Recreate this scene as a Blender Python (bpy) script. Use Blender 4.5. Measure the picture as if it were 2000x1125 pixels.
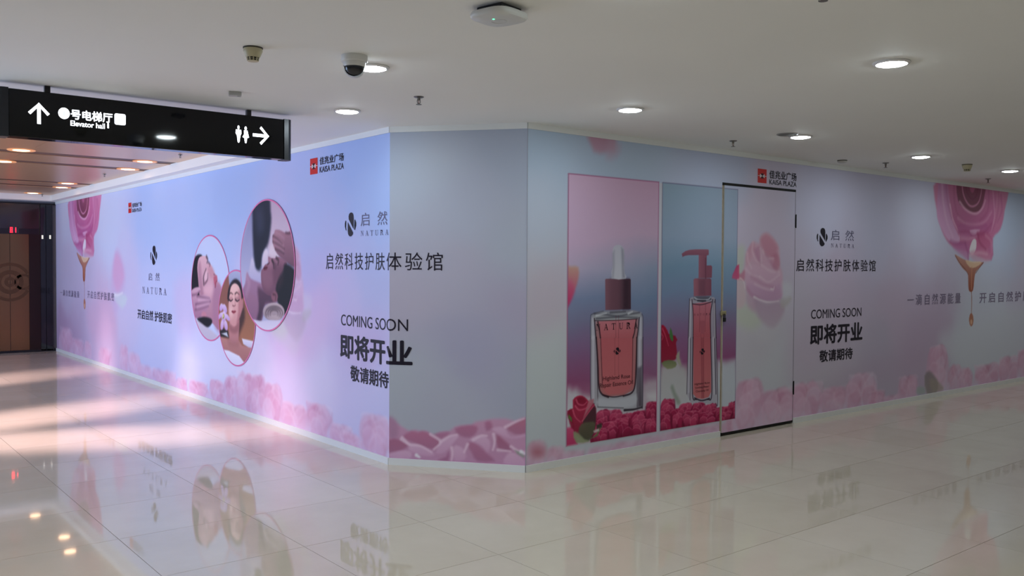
import bpy, bmesh, math, random
import numpy as np
from mathutils import Matrix, Vector

for o in list(bpy.data.objects):
    bpy.data.objects.remove(o, do_unlink=True)
scene = bpy.context.scene
COL = scene.collection

# ------------------------------------------------------------------ camera
FPX, PITCH, ROLL, YAW, CAMH = 1733.66, -0.0254976, 0.0061458, 0.6802805, 1.632
CAM = np.array([0.0, 0.0, CAMH])
_fw = np.array([math.sin(YAW)*math.cos(PITCH), math.cos(YAW)*math.cos(PITCH), math.sin(PITCH)])
_r = np.array([math.cos(YAW), -math.sin(YAW), 0.0])
_u = np.cross(_r, _fw)
RGT = math.cos(ROLL)*_r + math.sin(ROLL)*_u
UPV = -math.sin(ROLL)*_r + math.cos(ROLL)*_u
cam_data = bpy.data.cameras.new('camera')
cam_data.sensor_width = 36.0
cam_data.lens = 36.0*FPX/2000.0
cam_data.clip_start = 0.05
cam = bpy.data.objects.new('camera', cam_data)
COL.objects.link(cam)
cam.matrix_world = Matrix(((RGT[0], UPV[0], -_fw[0], CAM[0]), (RGT[1], UPV[1], -_fw[1], CAM[1]),
                           (RGT[2], UPV[2], -_fw[2], CAM[2]), (0, 0, 0, 1)))
scene.camera = cam

# ------------------------------------------------------------------ light
scene.view_settings.view_transform = 'Standard'
scene.view_settings.look = 'None'
scene.view_settings.gamma = 1.0
scene.view_settings.use_curve_mapping = False
scene.view_settings.exposure = 0.0
world = bpy.data.worlds.new('world')
scene.world = world
world.use_nodes = True
world.node_tree.nodes['Background'].inputs[0].default_value = (0.98, 1.0, 0.99, 1)
world.node_tree.nodes['Background'].inputs[1].default_value = 0.18
try:
    scene.cycles.use_denoising = True
    scene.cycles.max_bounces = 8
    scene.cycles.sample_clamp_indirect = 6.0
except Exception:
    pass

DOWN_L = 118.0      # radiance of the white ceiling downlights
WARM_L = 9.0      # radiance of the warm lamps in the bronze ceiling

def area_light(name, loc, aim, sx, sy, power, color):
    d = bpy.data.lights.new(name, 'AREA')
    d.shape = 'RECTANGLE'; d.size = sx; d.size_y = sy; d.energy = power; d.color = color
    o = bpy.data.objects.new(name, d); COL.objects.link(o)
    o.location = loc
    v = Vector(aim)-Vector(loc)
    o.rotation_euler = v.to_track_quat('-Z', 'Y').to_euler()
    return o
def spot_light(name, loc, aim, power, color, size, blend, radius):
    d = bpy.data.lights.new(name, 'SPOT')
    d.energy = power; d.color = color; d.spot_size = math.radians(size); d.spot_blend = blend
    d.shadow_soft_size = radius
    o = bpy.data.objects.new(name, d); COL.objects.link(o)
    o.location = loc
    v = Vector(aim)-Vector(loc)
    o.rotation_euler = v.to_track_quat('-Z', 'Y').to_euler()
    return o
# the brightly lit shops on the other side of the left-hand corridor
area_light('shopfront_glow', (-1.6, 12.2, 1.45), (3.76, 12.0, 1.35), 10.0, 2.2, 345, (0.50, 0.66, 1.0))
# slit-shaped corridor spotlights throwing bands over the floor and up the hoarding
def fan_light(loc, target, power, half_az, half_el, color):
    o = spot_light('corridor_spot', loc, target, power, color, 2*half_el, 1.0, 0.12)
    # local Z axis = beam axis, local Y = up: squeeze the cone sideways
    d = (Vector(target)-Vector(loc)).normalized(); x = d.cross(Vector((0, 0, 1))).normalized(); y = x.cross(d)
    R = Matrix((x, y, -d)).transposed()
    k = math.tan(math.radians(half_az))/math.tan(math.radians(half_el))
    o.rotation_euler = R.to_euler(); o.scale = (k, 1.0, 1.0)
    return o
PINKISH = (1.0, 0.72, 0.74)
fan_light((1.22, 9.22, 2.72), (2.05, 8.87, 0.0), 600, 17, 44, PINKISH)
fan_light((1.22, 10.15, 2.72), (2.0, 10.45, 0.0), 680, 17, 42, PINKISH)
fan_light((1.22, 13.58, 2.72), (2.05, 13.98, 0.0), 600, 17, 42, PINKISH)

# ------------------------------------------------------------------ layout (X = along right wall, Y = along left wall)
H = 2.747
VL, UR = 3.763, 5.336
A2, B2 = np.array([VL, 6.233]), np.array([4.464, UR])
UFAR = 18.02
ZTOP = 2.700           # top of the printed sheets, white trim above
ZB = 0.055             # height of the base trim

def pray(x, y):
    return _fw + (x-1000.0)/FPX*RGT - (y-562.5)/FPX*UPV
def project(P):
    d = np.asarray(P, float)-CAM
    z = d @ _fw
    return 1000+FPX*(d @ RGT)/z, 562.5-FPX*(d @ UPV)/z, z
def on_z(x, y, z):
    d = pray(x, y); return CAM + d*(z-CAMH)/d[2]
class Plane:
    def __init__(self, o, d, n):
        self.o = np.array([o[0], o[1], 0.0]); self.d = np.array([d[0], d[1], 0.0]); self.n = np.array([n[0], n[1], 0.0])
    def px(self, x, y):
        r = pray(x, y); t = ((self.o-CAM) @ self.n)/(r @ self.n)
        P = CAM+t*r
        return float((P-self.o) @ self.d), float(P[2])
    def pts(self, l):
        return [self.px(*p) for p in l]
    def p3(self, s, z, off=0.0):
        s = np.asarray(s, float); z = np.asarray(z, float)
        P = self.o[None, :]+s.reshape(-1, 1)*self.d[None, :]+off*self.n[None, :]
        P[:, 2] = z.reshape(-1)
        return P
PL = Plane((A2[0], A2[1]), (0, -1), (-1, 0))
_cd = (B2-A2)/np.linalg.norm(B2-A2); CHL = float(np.linalg.norm(B2-A2))
PC = Plane(A2, _cd, (_cd[1], -_cd[0]))
PR = Plane(B2, (1, 0), (0, -1))
PE = Plane((0, UFAR), (1, 0), (0, -1))
class Unfold:                    # left wall (s < 0) continued round the corner on the chamfer (s > 0)
    def px(self, x, y):
        return PL.px(x, y) if x < 760 else PC.px(x, y)
    def pts(self, l):
        return [self.px(*p) for p in l]
PU = Unfold()
def conv(plane, x0, y0, sc):
    return lambda l: plane.pts([(x0+x/sc, y0+y/sc) for x, y in l])

# ------------------------------------------------------------------ helpers
def lin(c):
    c = np.asarray(c, float)/255.0
    return np.where(c <= 0.04045, c/12.92, ((c+0.055)/1.055)**2.4)
def rgba(c):
    l = lin(c); return (float(l[0]), float(l[1]), float(l[2]), 1.0)

MATS = {}
def mat(name, col=(200, 200, 200), rough=0.5, metal=0.0, spec=0.5, emit=None, strength=0.0, noise=0.0, nscale=8.0, bump=0.0, coat=0.0):
    if name in MATS: return MATS[name]
    m = bpy.data.materials.new(name); m.use_nodes = True
    nt = m.node_tree; b = nt.nodes['Principled BSDF']
    b.inputs['Base Color'].default_value = rgba(col)
    b.inputs['Roughness'].default_value = rough
    b.inputs['Metallic'].default_value = metal
    b.inputs['Specular IOR Level'].default_value = spec
    if coat: b.inputs['Coat Weight'].default_value = coat
    if emit is not None:
        b.inputs['Emission Color'].default_value = rgba(emit)
        b.inputs['Emission Strength'].default_value = strength
    if noise or bump:
        tc = nt.nodes.new('ShaderNodeTexCoord')
        n = nt.nodes.new('ShaderNodeTexNoise'); n.inputs['Scale'].default_value = nscale; n.inputs['Detail'].default_value = 4
        nt.links.new(tc.outputs['Object'], n.inputs['Vector'])
        if noise:
            r = nt.nodes.new('ShaderNodeValToRGB')
            l = lin(col)
            r.color_ramp.elements[0].color = (*[float(v) for v in l*(1-noise)], 1); r.color_ramp.elements[0].position = 0.3
            r.color_ramp.elements[1].color = (*[float(min(1, v)) for v in l*(1+noise)], 1); r.color_ramp.elements[1].position = 0.7
            nt.links.new(n.outputs['Fac'], r.inputs['Fac']); nt.links.new(r.outputs['Color'], b.inputs['Base Color'])
        if bump:
            bp = nt.nodes.new('ShaderNodeBump'); bp.inputs['Strength'].default_value = bump; bp.inputs['Distance'].default_value = 0.01
            nt.links.new(n.outputs['Fac'], bp.inputs['Height']); nt.links.new(bp.outputs['Normal'], b.inputs['Normal'])
    MATS[name] = m
    return m

def print_mat():
    if 'printed_film' in MATS: return MATS['printed_film']
    m = bpy.data.materials.new('printed_film'); m.use_nodes = True
    nt = m.node_tree; b = nt.nodes['Principled BSDF']
    at = nt.nodes.new('ShaderNodeVertexColor'); at.layer_name = 'print'
    tc = nt.nodes.new('ShaderNodeTexCoord')
    n = nt.nodes.new('ShaderNodeTexNoise'); n.inputs['Scale'].default_value = 90; n.inputs['Detail'].default_value = 2
    nt.links.new(tc.outputs['Object'], n.inputs['Vector'])
    bp = nt.nodes.new('ShaderNodeBump'); bp.inputs['Strength'].default_value = 0.06; bp.inputs['Distance'].default_value = 0.002
    nt.links.new(n.outputs['Fac'], bp.inputs['Height']); nt.links.new(bp.outputs['Normal'], b.inputs['Normal'])
    nt.links.new(at.outputs['Color'], b.inputs['Base Color'])
    b.inputs['Roughness'].default_value = 0.5
    b.inputs['Specular IOR Level'].default_value = 0.15
    MATS['printed_film'] = m
    return m

def link(name, me, m, parent=None):
    o = bpy.data.objects.new(name, me); COL.objects.link(o)
    if m is not None and not me.materials: me.materials.append(m)
    if parent is not None: o.parent = parent
    return o
def tag(o, label=None, cat=None, group=None, kind=None):
    if label: o['label'] = label
    if cat: o['category'] = cat
    if group: o['group'] = group
    if kind: o['kind'] = kind
    return o
def empty(name, loc, rz=0.0):
    o = bpy.data.objects.new(name, None); COL.objects.link(o); o.location = loc; o.rotation_euler = (0, 0, rz)
    o.empty_display_size = 0.1
    return o
class MB:
    def __init__(self): self.bm = bmesh.new()
    def box(self, a, b, bevel=0.0):
        vs = [self.bm.verts.new((x, y, z)) for z in (a[2], b[2]) for y in (a[1], b[1]) for x in (a[0], b[0])]
        fs = [(0, 2, 3, 1), (4, 5, 7, 6), (0, 1, 5, 4), (2, 6, 7, 3), (1, 3, 7, 5), (0, 4, 6, 2)]
        faces = [self.bm.faces.new([vs[i] for i in f]) for f in fs]
        if bevel > 0:
            es = list({e for f in faces for e in f.edges})
            bmesh.ops.bevel(self.bm, geom=es, offset=bevel, segments=2, profile=0.5, affect='EDGES')
        return self
    def lathe(self, prof, seg=24, c=(0, 0, 0)):
        rings = []
        for r, z in prof:
            if r < 1e-5: rings.append([self.bm.verts.new((c[0], c[1], c[2]+z))])
            else: rings.append([self.bm.verts.new((c[0]+r*math.cos(2*math.pi*i/seg), c[1]+r*math.sin(2*math.pi*i/seg), c[2]+z)) for i in range(seg)])
        for a, b in zip(rings, rings[1:]):
            for i in range(seg):
                j = (i+1) % seg
                if len(a) == 1 and len(b) == 1: continue
                if len(a) == 1: self.bm.faces.new((a[0], b[j], b[i]))
                elif len(b) == 1: self.bm.faces.new((a[i], a[j], b[0]))
                else: self.bm.faces.new((a[i], a[j], b[j], b[i]))
        return self
    def prism(self, pts3, ext):
        ext = Vector(ext)
        a = [self.bm.verts.new(p) for p in pts3]; b = [self.bm.verts.new(Vector(p)+ext) for p in pts3]
        n = len(a)
        self.bm.faces.new(a[::-1]); self.bm.faces.new(b)
        for i in range(n):
            j = (i+1) % n
            self.bm.faces.new((a[i], a[j], b[j], b[i]))
        return self
    def tube(self, p0, p1, r, seg=10):
        p0, p1 = Vector(p0), Vector(p1); d = (p1-p0).normalized()
        x = d.orthogonal().normalized(); y = d.cross(x)
        A = [self.bm.verts.new(p0+(x*math.cos(2*math.pi*i/seg)+y*math.sin(2*math.pi*i/seg))*r) for i in range(seg)]
        B = [self.bm.verts.new(p1+(x*math.cos(2*math.pi*i/seg)+y*math.sin(2*math.pi*i/seg))*r) for i in range(seg)]
        self.bm.faces.new(A[::-1]); self.bm.faces.new(B)
        for i in range(seg):
            j = (i+1) % seg; self.bm.faces.new((A[i], A[j], B[j], B[i]))
        return self
    def build(self, name, m, parent=None, smooth=False, rel=None):
        bmesh.ops.recalc_face_normals(self.bm, faces=self.bm.faces)
        if rel is not None: bmesh.ops.translate(self.bm, verts=self.bm.verts, vec=-Vector(rel))
        me = bpy.data.meshes.new(name); self.bm.to_mesh(me); self.bm.free()
        if smooth:
            for p in me.polygons: p.use_smooth = True
            try: me.set_sharp_from_angle(angle=math.radians(40))
            except Exception: pass
        return link(name, me, m, parent)

# ------------------------------------------------------------------ painter: colours of the flat prints, sampled on the sheet's own grid
def h2(ix, iy, seed):
    v = np.sin(ix*127.1+iy*311.7+seed*74.7)*43758.5453
    return v-np.floor(v)
def vnoise(x, y, seed=0):
    ix, iy = np.floor(x), np.floor(y); fx, fy = x-ix, y-iy
    fx = fx*fx*(3-2*fx); fy = fy*fy*(3-2*fy)
    a, b, c, d = h2(ix, iy, seed), h2(ix+1, iy, seed), h2(ix, iy+1, seed), h2(ix+1, iy+1, seed)
    return a*(1-fx)*(1-fy)+b*fx*(1-fy)+c*(1-fx)*fy+d*fx*fy
def fbm(x, y, seed=0, o=4):
    v = 0; a = 0.5; t = 0
    for i in range(o):
        v = v+a*vnoise(x*2**i, y*2**i, seed+i); t += a; a *= 0.5
    return v/t
def smooth(p, n=5):
    p = np.asarray(p, float); k = len(p); out = []
    for i in range(k):
        p0, p1, p2, p3 = p[i-1], p[i], p[(i+1) % k], p[(i+2) % k]
        for j in range(n):
            t = j/n
            out.append(0.5*((2*p1)+(-p0+p2)*t+(2*p0-5*p1+4*p2-p3)*t*t+(-p0+3*p1-3*p2+p3)*t**3))
    return np.array(out)
def ell(cx, cy, rx, ry, rot=0.0, n=28):
    a = np.linspace(0, 2*math.pi, n, endpoint=False)
    x, y = rx*np.cos(a), ry*np.sin(a); c, s = math.cos(rot), math.sin(rot)
    return [(cx+c*u-s*v, cy+s*u+c*v) for u, v in zip(x, y)]
def smooth_open(p, n=6):
    p = np.asarray(p, float); q = np.concatenate([[2*p[0]-p[1]], p, [2*p[-1]-p[-2]]]); out = []
    for i in range(len(p)-1):
        p0, p1, p2, p3 = q[i], q[i+1], q[i+2], q[i+3]
        for j in range(n):
            t = j/n
            out.append(0.5*((2*p1)+(-p0+p2)*t+(2*p0-5*p1+4*p2-p3)*t*t+(-p0+3*p1-3*p2+p3)*t**3))
    out.append(p[-1]); return np.array(out)
class Canvas:
    def __init__(self, s, z):
        self.s, self.z = np.asarray(s, float), np.asarray(z, float)
        self.S, self.Z = np.meshgrid(self.s, self.z)
        self.C = np.zeros(self.S.shape+(3,))
    def sub(self, s0, s1, z0, z1):
        i0, i1 = np.searchsorted(self.s, s0), np.searchsorted(self.s, s1, side='right')
        j0, j1 = np.searchsorted(self.z, z0), np.searchsorted(self.z, z1, side='right')
        if i1 <= i0 or j1 <= j0: return None
        return (slice(j0, j1), slice(i0, i1))
    def blend(self, sl, a, col):
        self.C[sl] = self.C[sl]*(1-a[..., None])+np.asarray(col)*a[..., None]
    def ctrl(self, pts, seed=1, warp=0.25, eps=0.05, power=2.0):
        S = self.S+warp*(fbm(self.S*1.3, self.Z*1.3, seed)-0.5)*2
        Z = self.Z+warp*(fbm(self.S*1.3+9, self.Z*1.3+5, seed+7)-0.5)*2
        num = 0; den = 0
        for (s, z), c in pts:
            w = 1.0/((S-s)**2+(Z-z)**2+eps)**power
            num = num+w[..., None]*np.asarray(c, float); den = den+w
        self.C[:] = num/den[..., None]
    def poly(self, pts, col, soft=0.006, a=1.0, col2=None, axis='v', smo=0, tex=0.0):
        p = smooth(pts, smo) if smo else np.asarray(pts, float)
        lo, hi = p.min(0)-soft, p.max(0)+soft
        sl = self.sub(lo[0], hi[0], lo[1], hi[1])
        if sl is None: return
        X, Y = self.S[sl], self.Z[sl]
        d2 = np.full(X.shape, 1e9); ins = np.zeros(X.shape, bool)
        n = len(p)
        for i in range(n):
            x0, y0 = p[i]; x1, y1 = p[(i+1) % n]
            ex, ey = x1-x0, y1-y0; L = ex*ex+ey*ey+1e-12
            t = np.clip(((X-x0)*ex+(Y-y0)*ey)/L, 0, 1)
            d2 = np.minimum(d2, (X-x0-t*ex)**2+(Y-y0-t*ey)**2)
            cond = (y0 > Y) != (y1 > Y)
            if ey != 0: ins ^= cond & (X < x0+(Y-y0)*ex/ey)
        sd = np.sqrt(d2)*np.where(ins, 1, -1)
        al = np.clip((sd+soft)/(2*soft+1e-9), 0, 1); al = al*al*(3-2*al)*a
        c = np.asarray(col, float)
        if col2 is not None:
            if axis == 'v': t = np.clip((hi[1]-Y)/(hi[1]-lo[1]), 0, 1)
            else: t = np.clip((X-lo[0])/(hi[0]-lo[0]), 0, 1)
            c = c*(1-t[..., None])+np.asarray(col2, float)*t[..., None]
        if tex:
            c = c*(1+tex*(fbm(X*14, Y*14, 3)-0.5)*2)[..., None]
        self.blend(sl, al, c)
    def stroke(self, pts, w0, col, w1=None, soft=0.004, a=1.0):
        p = np.asarray(pts, float); w1 = w0 if w1 is None else w1
        if 2 < len(p) <= 9: p = smooth_open(p)
        m = max(w0, w1)+soft; lo, hi = p.min(0)-m, p.max(0)+m
        sl = self.sub(lo[0], hi[0], lo[1], hi[1])
        if sl is None: return
        X, Y = self.S[sl], self.Z[sl]; best = np.full(X.shape, 1e9); n = len(p)-1
        for i in range(n):
            x0, y0 = p[i]; x1, y1 = p[i+1]; ex, ey = x1-x0, y1-y0; L = ex*ex+ey*ey+1e-12
            t = np.clip(((X-x0)*ex+(Y-y0)*ey)/L, 0, 1)
            w = w0+(w1-w0)*(i+t)/n
            best = np.minimum(best, np.hypot(X-x0-t*ex, Y-y0-t*ey)-w)
        al = np.clip((soft-best)/(2*soft), 0, 1)*a
        self.blend(sl, al, np.asarray(col, float))
    def mesh(self, name, plane, off, parent, hole=None, p3=None):
        nz, ns = self.S.shape
        co = plane.p3(self.S.ravel(), self.Z.ravel(), off) if p3 is None else p3(self.S.ravel(), self.Z.ravel())
        idx = np.arange(nz*ns).reshape(nz, ns)
        q = np.stack([idx[:-1, :-1], idx[:-1, 1:], idx[1:, 1:], idx[1:, :-1]], -1).reshape(-1, 4)
        if hole is not None:
            cs = (self.S[:-1, :-1]+self.S[1:, 1:]).ravel()/2; cz = (self.Z[:-1, :-1]+self.Z[1:, 1:]).ravel()/2
            q = q[~hole(cs, cz)]
        me = bpy.data.meshes.new(name)
        me.vertices.add(len(co)); me.vertices.foreach_set('co', co.astype(np.float32).ravel())
        me.loops.add(len(q)*4); me.loops.foreach_set('vertex_index', q.astype(np.int32).ravel())
        me.polygons.add(len(q)); me.polygons.foreach_set('loop_start', np.arange(0, len(q)*4, 4, dtype=np.int32))
        me.update(calc_edges=True)
        at = me.color_attributes.new('print', 'FLOAT_COLOR', 'POINT')
        c = lin(np.clip(self.C.reshape(-1, 3), 0, 255))
        at.data.foreach_set('color', np.concatenate([c, np.ones((len(c), 1))], 1).astype(np.float32).ravel())
        return link(name, me, print_mat(), parent)

PINK = dict(deep=(186, 112, 146), mid=(212, 150, 184), light=(232, 194, 220), pale=(226, 214, 236), rim=(240, 216, 234))
RED = dict(deep=(120, 20, 58), mid=(172, 38, 84), light=(214, 84, 124), pale=(226, 120, 150), rim=(236, 140, 168))
def rose(c, s, zt, hw, seed, pal=PINK, a=0.85, zb=0.0, soft=0.02, n=7):
    r = random.Random(seed)
    h = zt-zb
    red = pal is RED
    top = [(s-hw*0.92, zb), (s-hw*1.02, zb+h*0.45), (s-hw*0.95, zb+h*0.70), (s-hw*0.70, zb+h*(0.90+r.uniform(-.06, .05))), (s-hw*0.30, zb+h*(0.99+r.uniform(-.05, .02))),
           (s+hw*r.uniform(-.1, .1), zb+h*(0.95+r.uniform(-.04, .05))), (s+hw*0.38, zb+h*(1.0+r.uniform(-.06, .02))), (s+hw*0.76, zb+h*(0.86+r.uniform(-.08, .06))),
           (s+hw*0.99, zb+h*0.62), (s+hw*1.0, zb+h*.35), (s+hw*0.9, zb)]
    c.poly(top, pal['mid'], soft, a, col2=pal['deep'] if red else pal['pale'], smo=2)
    side = r.choice((-1, 1))
    # heart of the flower: darker folded petals near the top
    for k in range(2):
        px = s+hw*r.uniform(-.35, .35); pz = zt-min(h*.22, hw*.35)*(1+k*.5)
        c.poly(smooth([(px+math.cos(t)*hw*.34*r.uniform(.8, 1.2), pz+math.sin(t)*min(h*.2, hw*.32)*r.uniform(.8, 1.2)) for t in np.linspace(0, 2*math.pi, 7, endpoint=False)], 4), pal['deep'], soft*.9, a*.55, col2=pal['mid'])
    # large outer petals draping downwards
    for i in range(n):
        t_ = i/(n-1); side = -side
        px = s+side*hw*r.uniform(.18, .62); pz = zt-min(h, hw*2.6)*(0.18+.62*t_)
        rx = hw*r.uniform(.36, .60); rz = min(h*.36, hw*r.uniform(.5, .85))
        lean = side*r.uniform(.1, .6)
        p = [(-1, .1), (-.75, .75), (-.1, 1.0), (.6, .85), (1, .2), (.7, -.6), (.1, -1), (-.55, -.7)]
        p = [(x*rx*r.uniform(.85, 1.12), z*rz*r.uniform(.85, 1.12)) for x, z in p]
        p = [(x*math.cos(lean)-z*math.sin(lean)+px, max(zb, x*math.sin(lean)+z*math.cos(lean)+pz)) for x, z in p]
        p = [(min(max(x, s-hw*1.02), s+hw*1.02), min(z, zb+h*.96)) for x, z in p]
        sm = smooth(p, 4); k = len(sm)
        c.poly(sm, r.choice([pal['light'], pal['light'], pal['pale'] if not red else pal['mid'], pal['mid']]), soft*0.7, a*(.75 if red else .5), col2=r.choice([pal['mid'], pal['deep'] if red else pal['mid'], pal['light'] if not red else pal['deep']]))
        c.stroke(sm[int(k*.05):int(k*.5)], hw*0.015, pal['rim'], hw*0.04, soft*0.7, a*.42)
        if red: c.stroke(sm[int(k*.5):int(k*.95)], hw*0.02, (96, 10, 44), hw*0.07, soft*1.6, a*.6)
        elif r.random() < .6: c.stroke(sm[int(k*.55):int(k*.9)], hw*0.015, pal['deep'], hw*0.05, soft, a*.35)

def drip_rose(c, m):
    K = m(1800, 340, 3.515)
    c.poly(K([(125, 20), (105, 250), (130, 360), (170, 450), (220, 500), (330, 540), (480, 590), (490, 440), (540, 380), (570, 250), (575, 20)]), (214, 140, 176), 0.03, 1, (198, 112, 158), smo=3)
    c.poly(K([(110, 120), (108, 290), (140, 380), (185, 455), (245, 478), (262, 440), (215, 330), (195, 200), (200, 20), (130, 20)]), (196, 128, 178), 0.02, .95, (222, 176, 214), smo=3)
    c.poly(K([(205, 20), (200, 220), (225, 330), (265, 400), (350, 430), (440, 420), (490, 330), (500, 20)]), (212, 130, 172), 0.015, .9, (186, 96, 148), smo=3)
    c.stroke(K([(195, 210), (215, 310), (255, 400), (260, 440)]), .015, (236, 188, 216), .006, .012, .8)
    c.poly(K([(255, 20), (250, 180), (300, 235), (350, 262), (400, 245), (430, 160), (430, 20)]), (150, 74, 110), 0.015, .95, (120, 64, 84), smo=3)
    c.stroke(K([(275, 20), (285, 130), (315, 200), (350, 222), (390, 195), (410, 120), (412, 20)]), .016, (214, 140, 176), .01, .012, .95)
    c.stroke(K([(300, 20), (310, 120), (345, 170), (375, 150), (388, 80), (388, 20)]), .012, (128, 54, 92), .012, .012, .8)
    c.poly(K([(330, 20), (330, 100), (348, 130), (366, 100), (366, 20)]), (196, 104, 146), 0.015, .8, smo=2)
    c.stroke(K([(262, 190), (300, 240), (345, 268), (385, 268), (420, 230), (438, 180)]), .018, (232, 178, 206), .012, .015, .85)
    c.stroke(K([(480, 20), (495, 180), (500, 290), (480, 400)]), .018, (226, 166, 200), .01, .015, .7)
    c.stroke(K([(545, 150), (550, 250), (520, 330)]), .03, (192, 104, 152), .012, .02, .7)
    c.poly(K([(250, 350), (330, 345), (400, 355), (450, 345), (440, 420), (380, 400), (300, 440), (255, 410)]), (178, 84, 142), 0.02, .7, (206, 130, 176), smo=3)
    c.poly(K([(330, 385), (400, 380), (385, 410), (350, 420)]), (232, 190, 222), 0.015, .7, smo=2)
    c.poly(K([(380, 400), (450, 400), (480, 460), (450, 520), (400, 515), (372, 470)]), (184, 78, 126), 0.035, .85, (206, 120, 160), smo=3)
    c.poly(K([(215, 480), (300, 470), (330, 500), (320, 590), (280, 560), (230, 520)]), (190, 104, 162), 0.04, .8, (214, 150, 196), smo=3)
    c.poly(K([(352, 450), (375, 455), (372, 520), (345, 555), (328, 520)]), (238, 232, 240), 0.012, .95, smo=3)
    c.poly(K([(330, 545), (370, 525), (440, 520), (480, 560), (460, 600), (370, 605)]), (210, 128, 164), 0.04, .6, (226, 178, 198), smo=3)
    for l, col, w, al in (([(140, 60), (150, 200), (175, 330), (215, 430)], (232, 190, 220), .02, .6), ([(165, 30), (178, 180), (205, 300)], (176, 88, 138), .018, .45), ([(225, 40), (225, 180), (250, 280), (300, 330)], (168, 78, 122), .016, .5),
                          ([(455, 40), (462, 160), (450, 260), (400, 320)], (170, 78, 126), .018, .5), ([(520, 40), (530, 180), (515, 300), (480, 400)], (178, 84, 134), .016, .5), ([(250, 300), (310, 340), (380, 345), (440, 320), (480, 260)], (232, 176, 206), .014, .6),
                          ([(255, 400), (310, 395), (370, 420), (430, 400), (480, 340)], (162, 66, 118), .014, .5), ([(270, 440), (330, 445), (380, 425)], (230, 176, 208), .012, .6), ([(200, 460), (250, 478), (300, 470)], (160, 76, 132), .016, .5),
                          ([(300, 480), (318, 540), (320, 590)], (150, 60, 116), .012, .5), ([(385, 410), (400, 470), (440, 515)], (150, 50, 96), .014, .55), ([(440, 420), (475, 460), (480, 540)], (230, 170, 198), .016, .6), ([(330, 560), (390, 540), (450, 550)], (238, 196, 214), .014, .6)):
        c.stroke(K(l), w, col, w*.5, .03, al)
    # honey coloured drop
    c.poly(K([(228, 552), (262, 570), (300, 590), (360, 610), (425, 605), (400, 640), (372, 672), (362, 720), (352, 800), (325, 800), (320, 730), (316, 680), (285, 650), (250, 600)]), (198, 150, 138), 0.008, 1, (150, 78, 58), smo=3)
    c.poly(K([(300, 590), (350, 600), (400, 600), (410, 612), (370, 640), (330, 640)]), (236, 206, 172), 0.01, .8, smo=2)
    c.stroke(K([(232, 560), (262, 610), (300, 655), (320, 690)]), .006, (96, 48, 50), .004, .006, .8)
    c.stroke(K([(425, 606), (395, 645), (372, 680)]), .006, (110, 56, 52), .004, .006, .8)
    c.stroke(K([(345, 640), (343, 720), (342, 790)]), .010, (214, 150, 118), .012, .008, .8)
    c.stroke(K([(342, 800), (344, 870), (342, 960)]), .010, (152, 92, 74), .006, .005, .9)
    c.poly(K(ell(341, 1000, 15, 45)), (176, 110, 84), 0.006, .9, smo=0)
    c.poly(K(ell(341, 1015, 7, 18)), (230, 190, 160), 0.006, .8)

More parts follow.
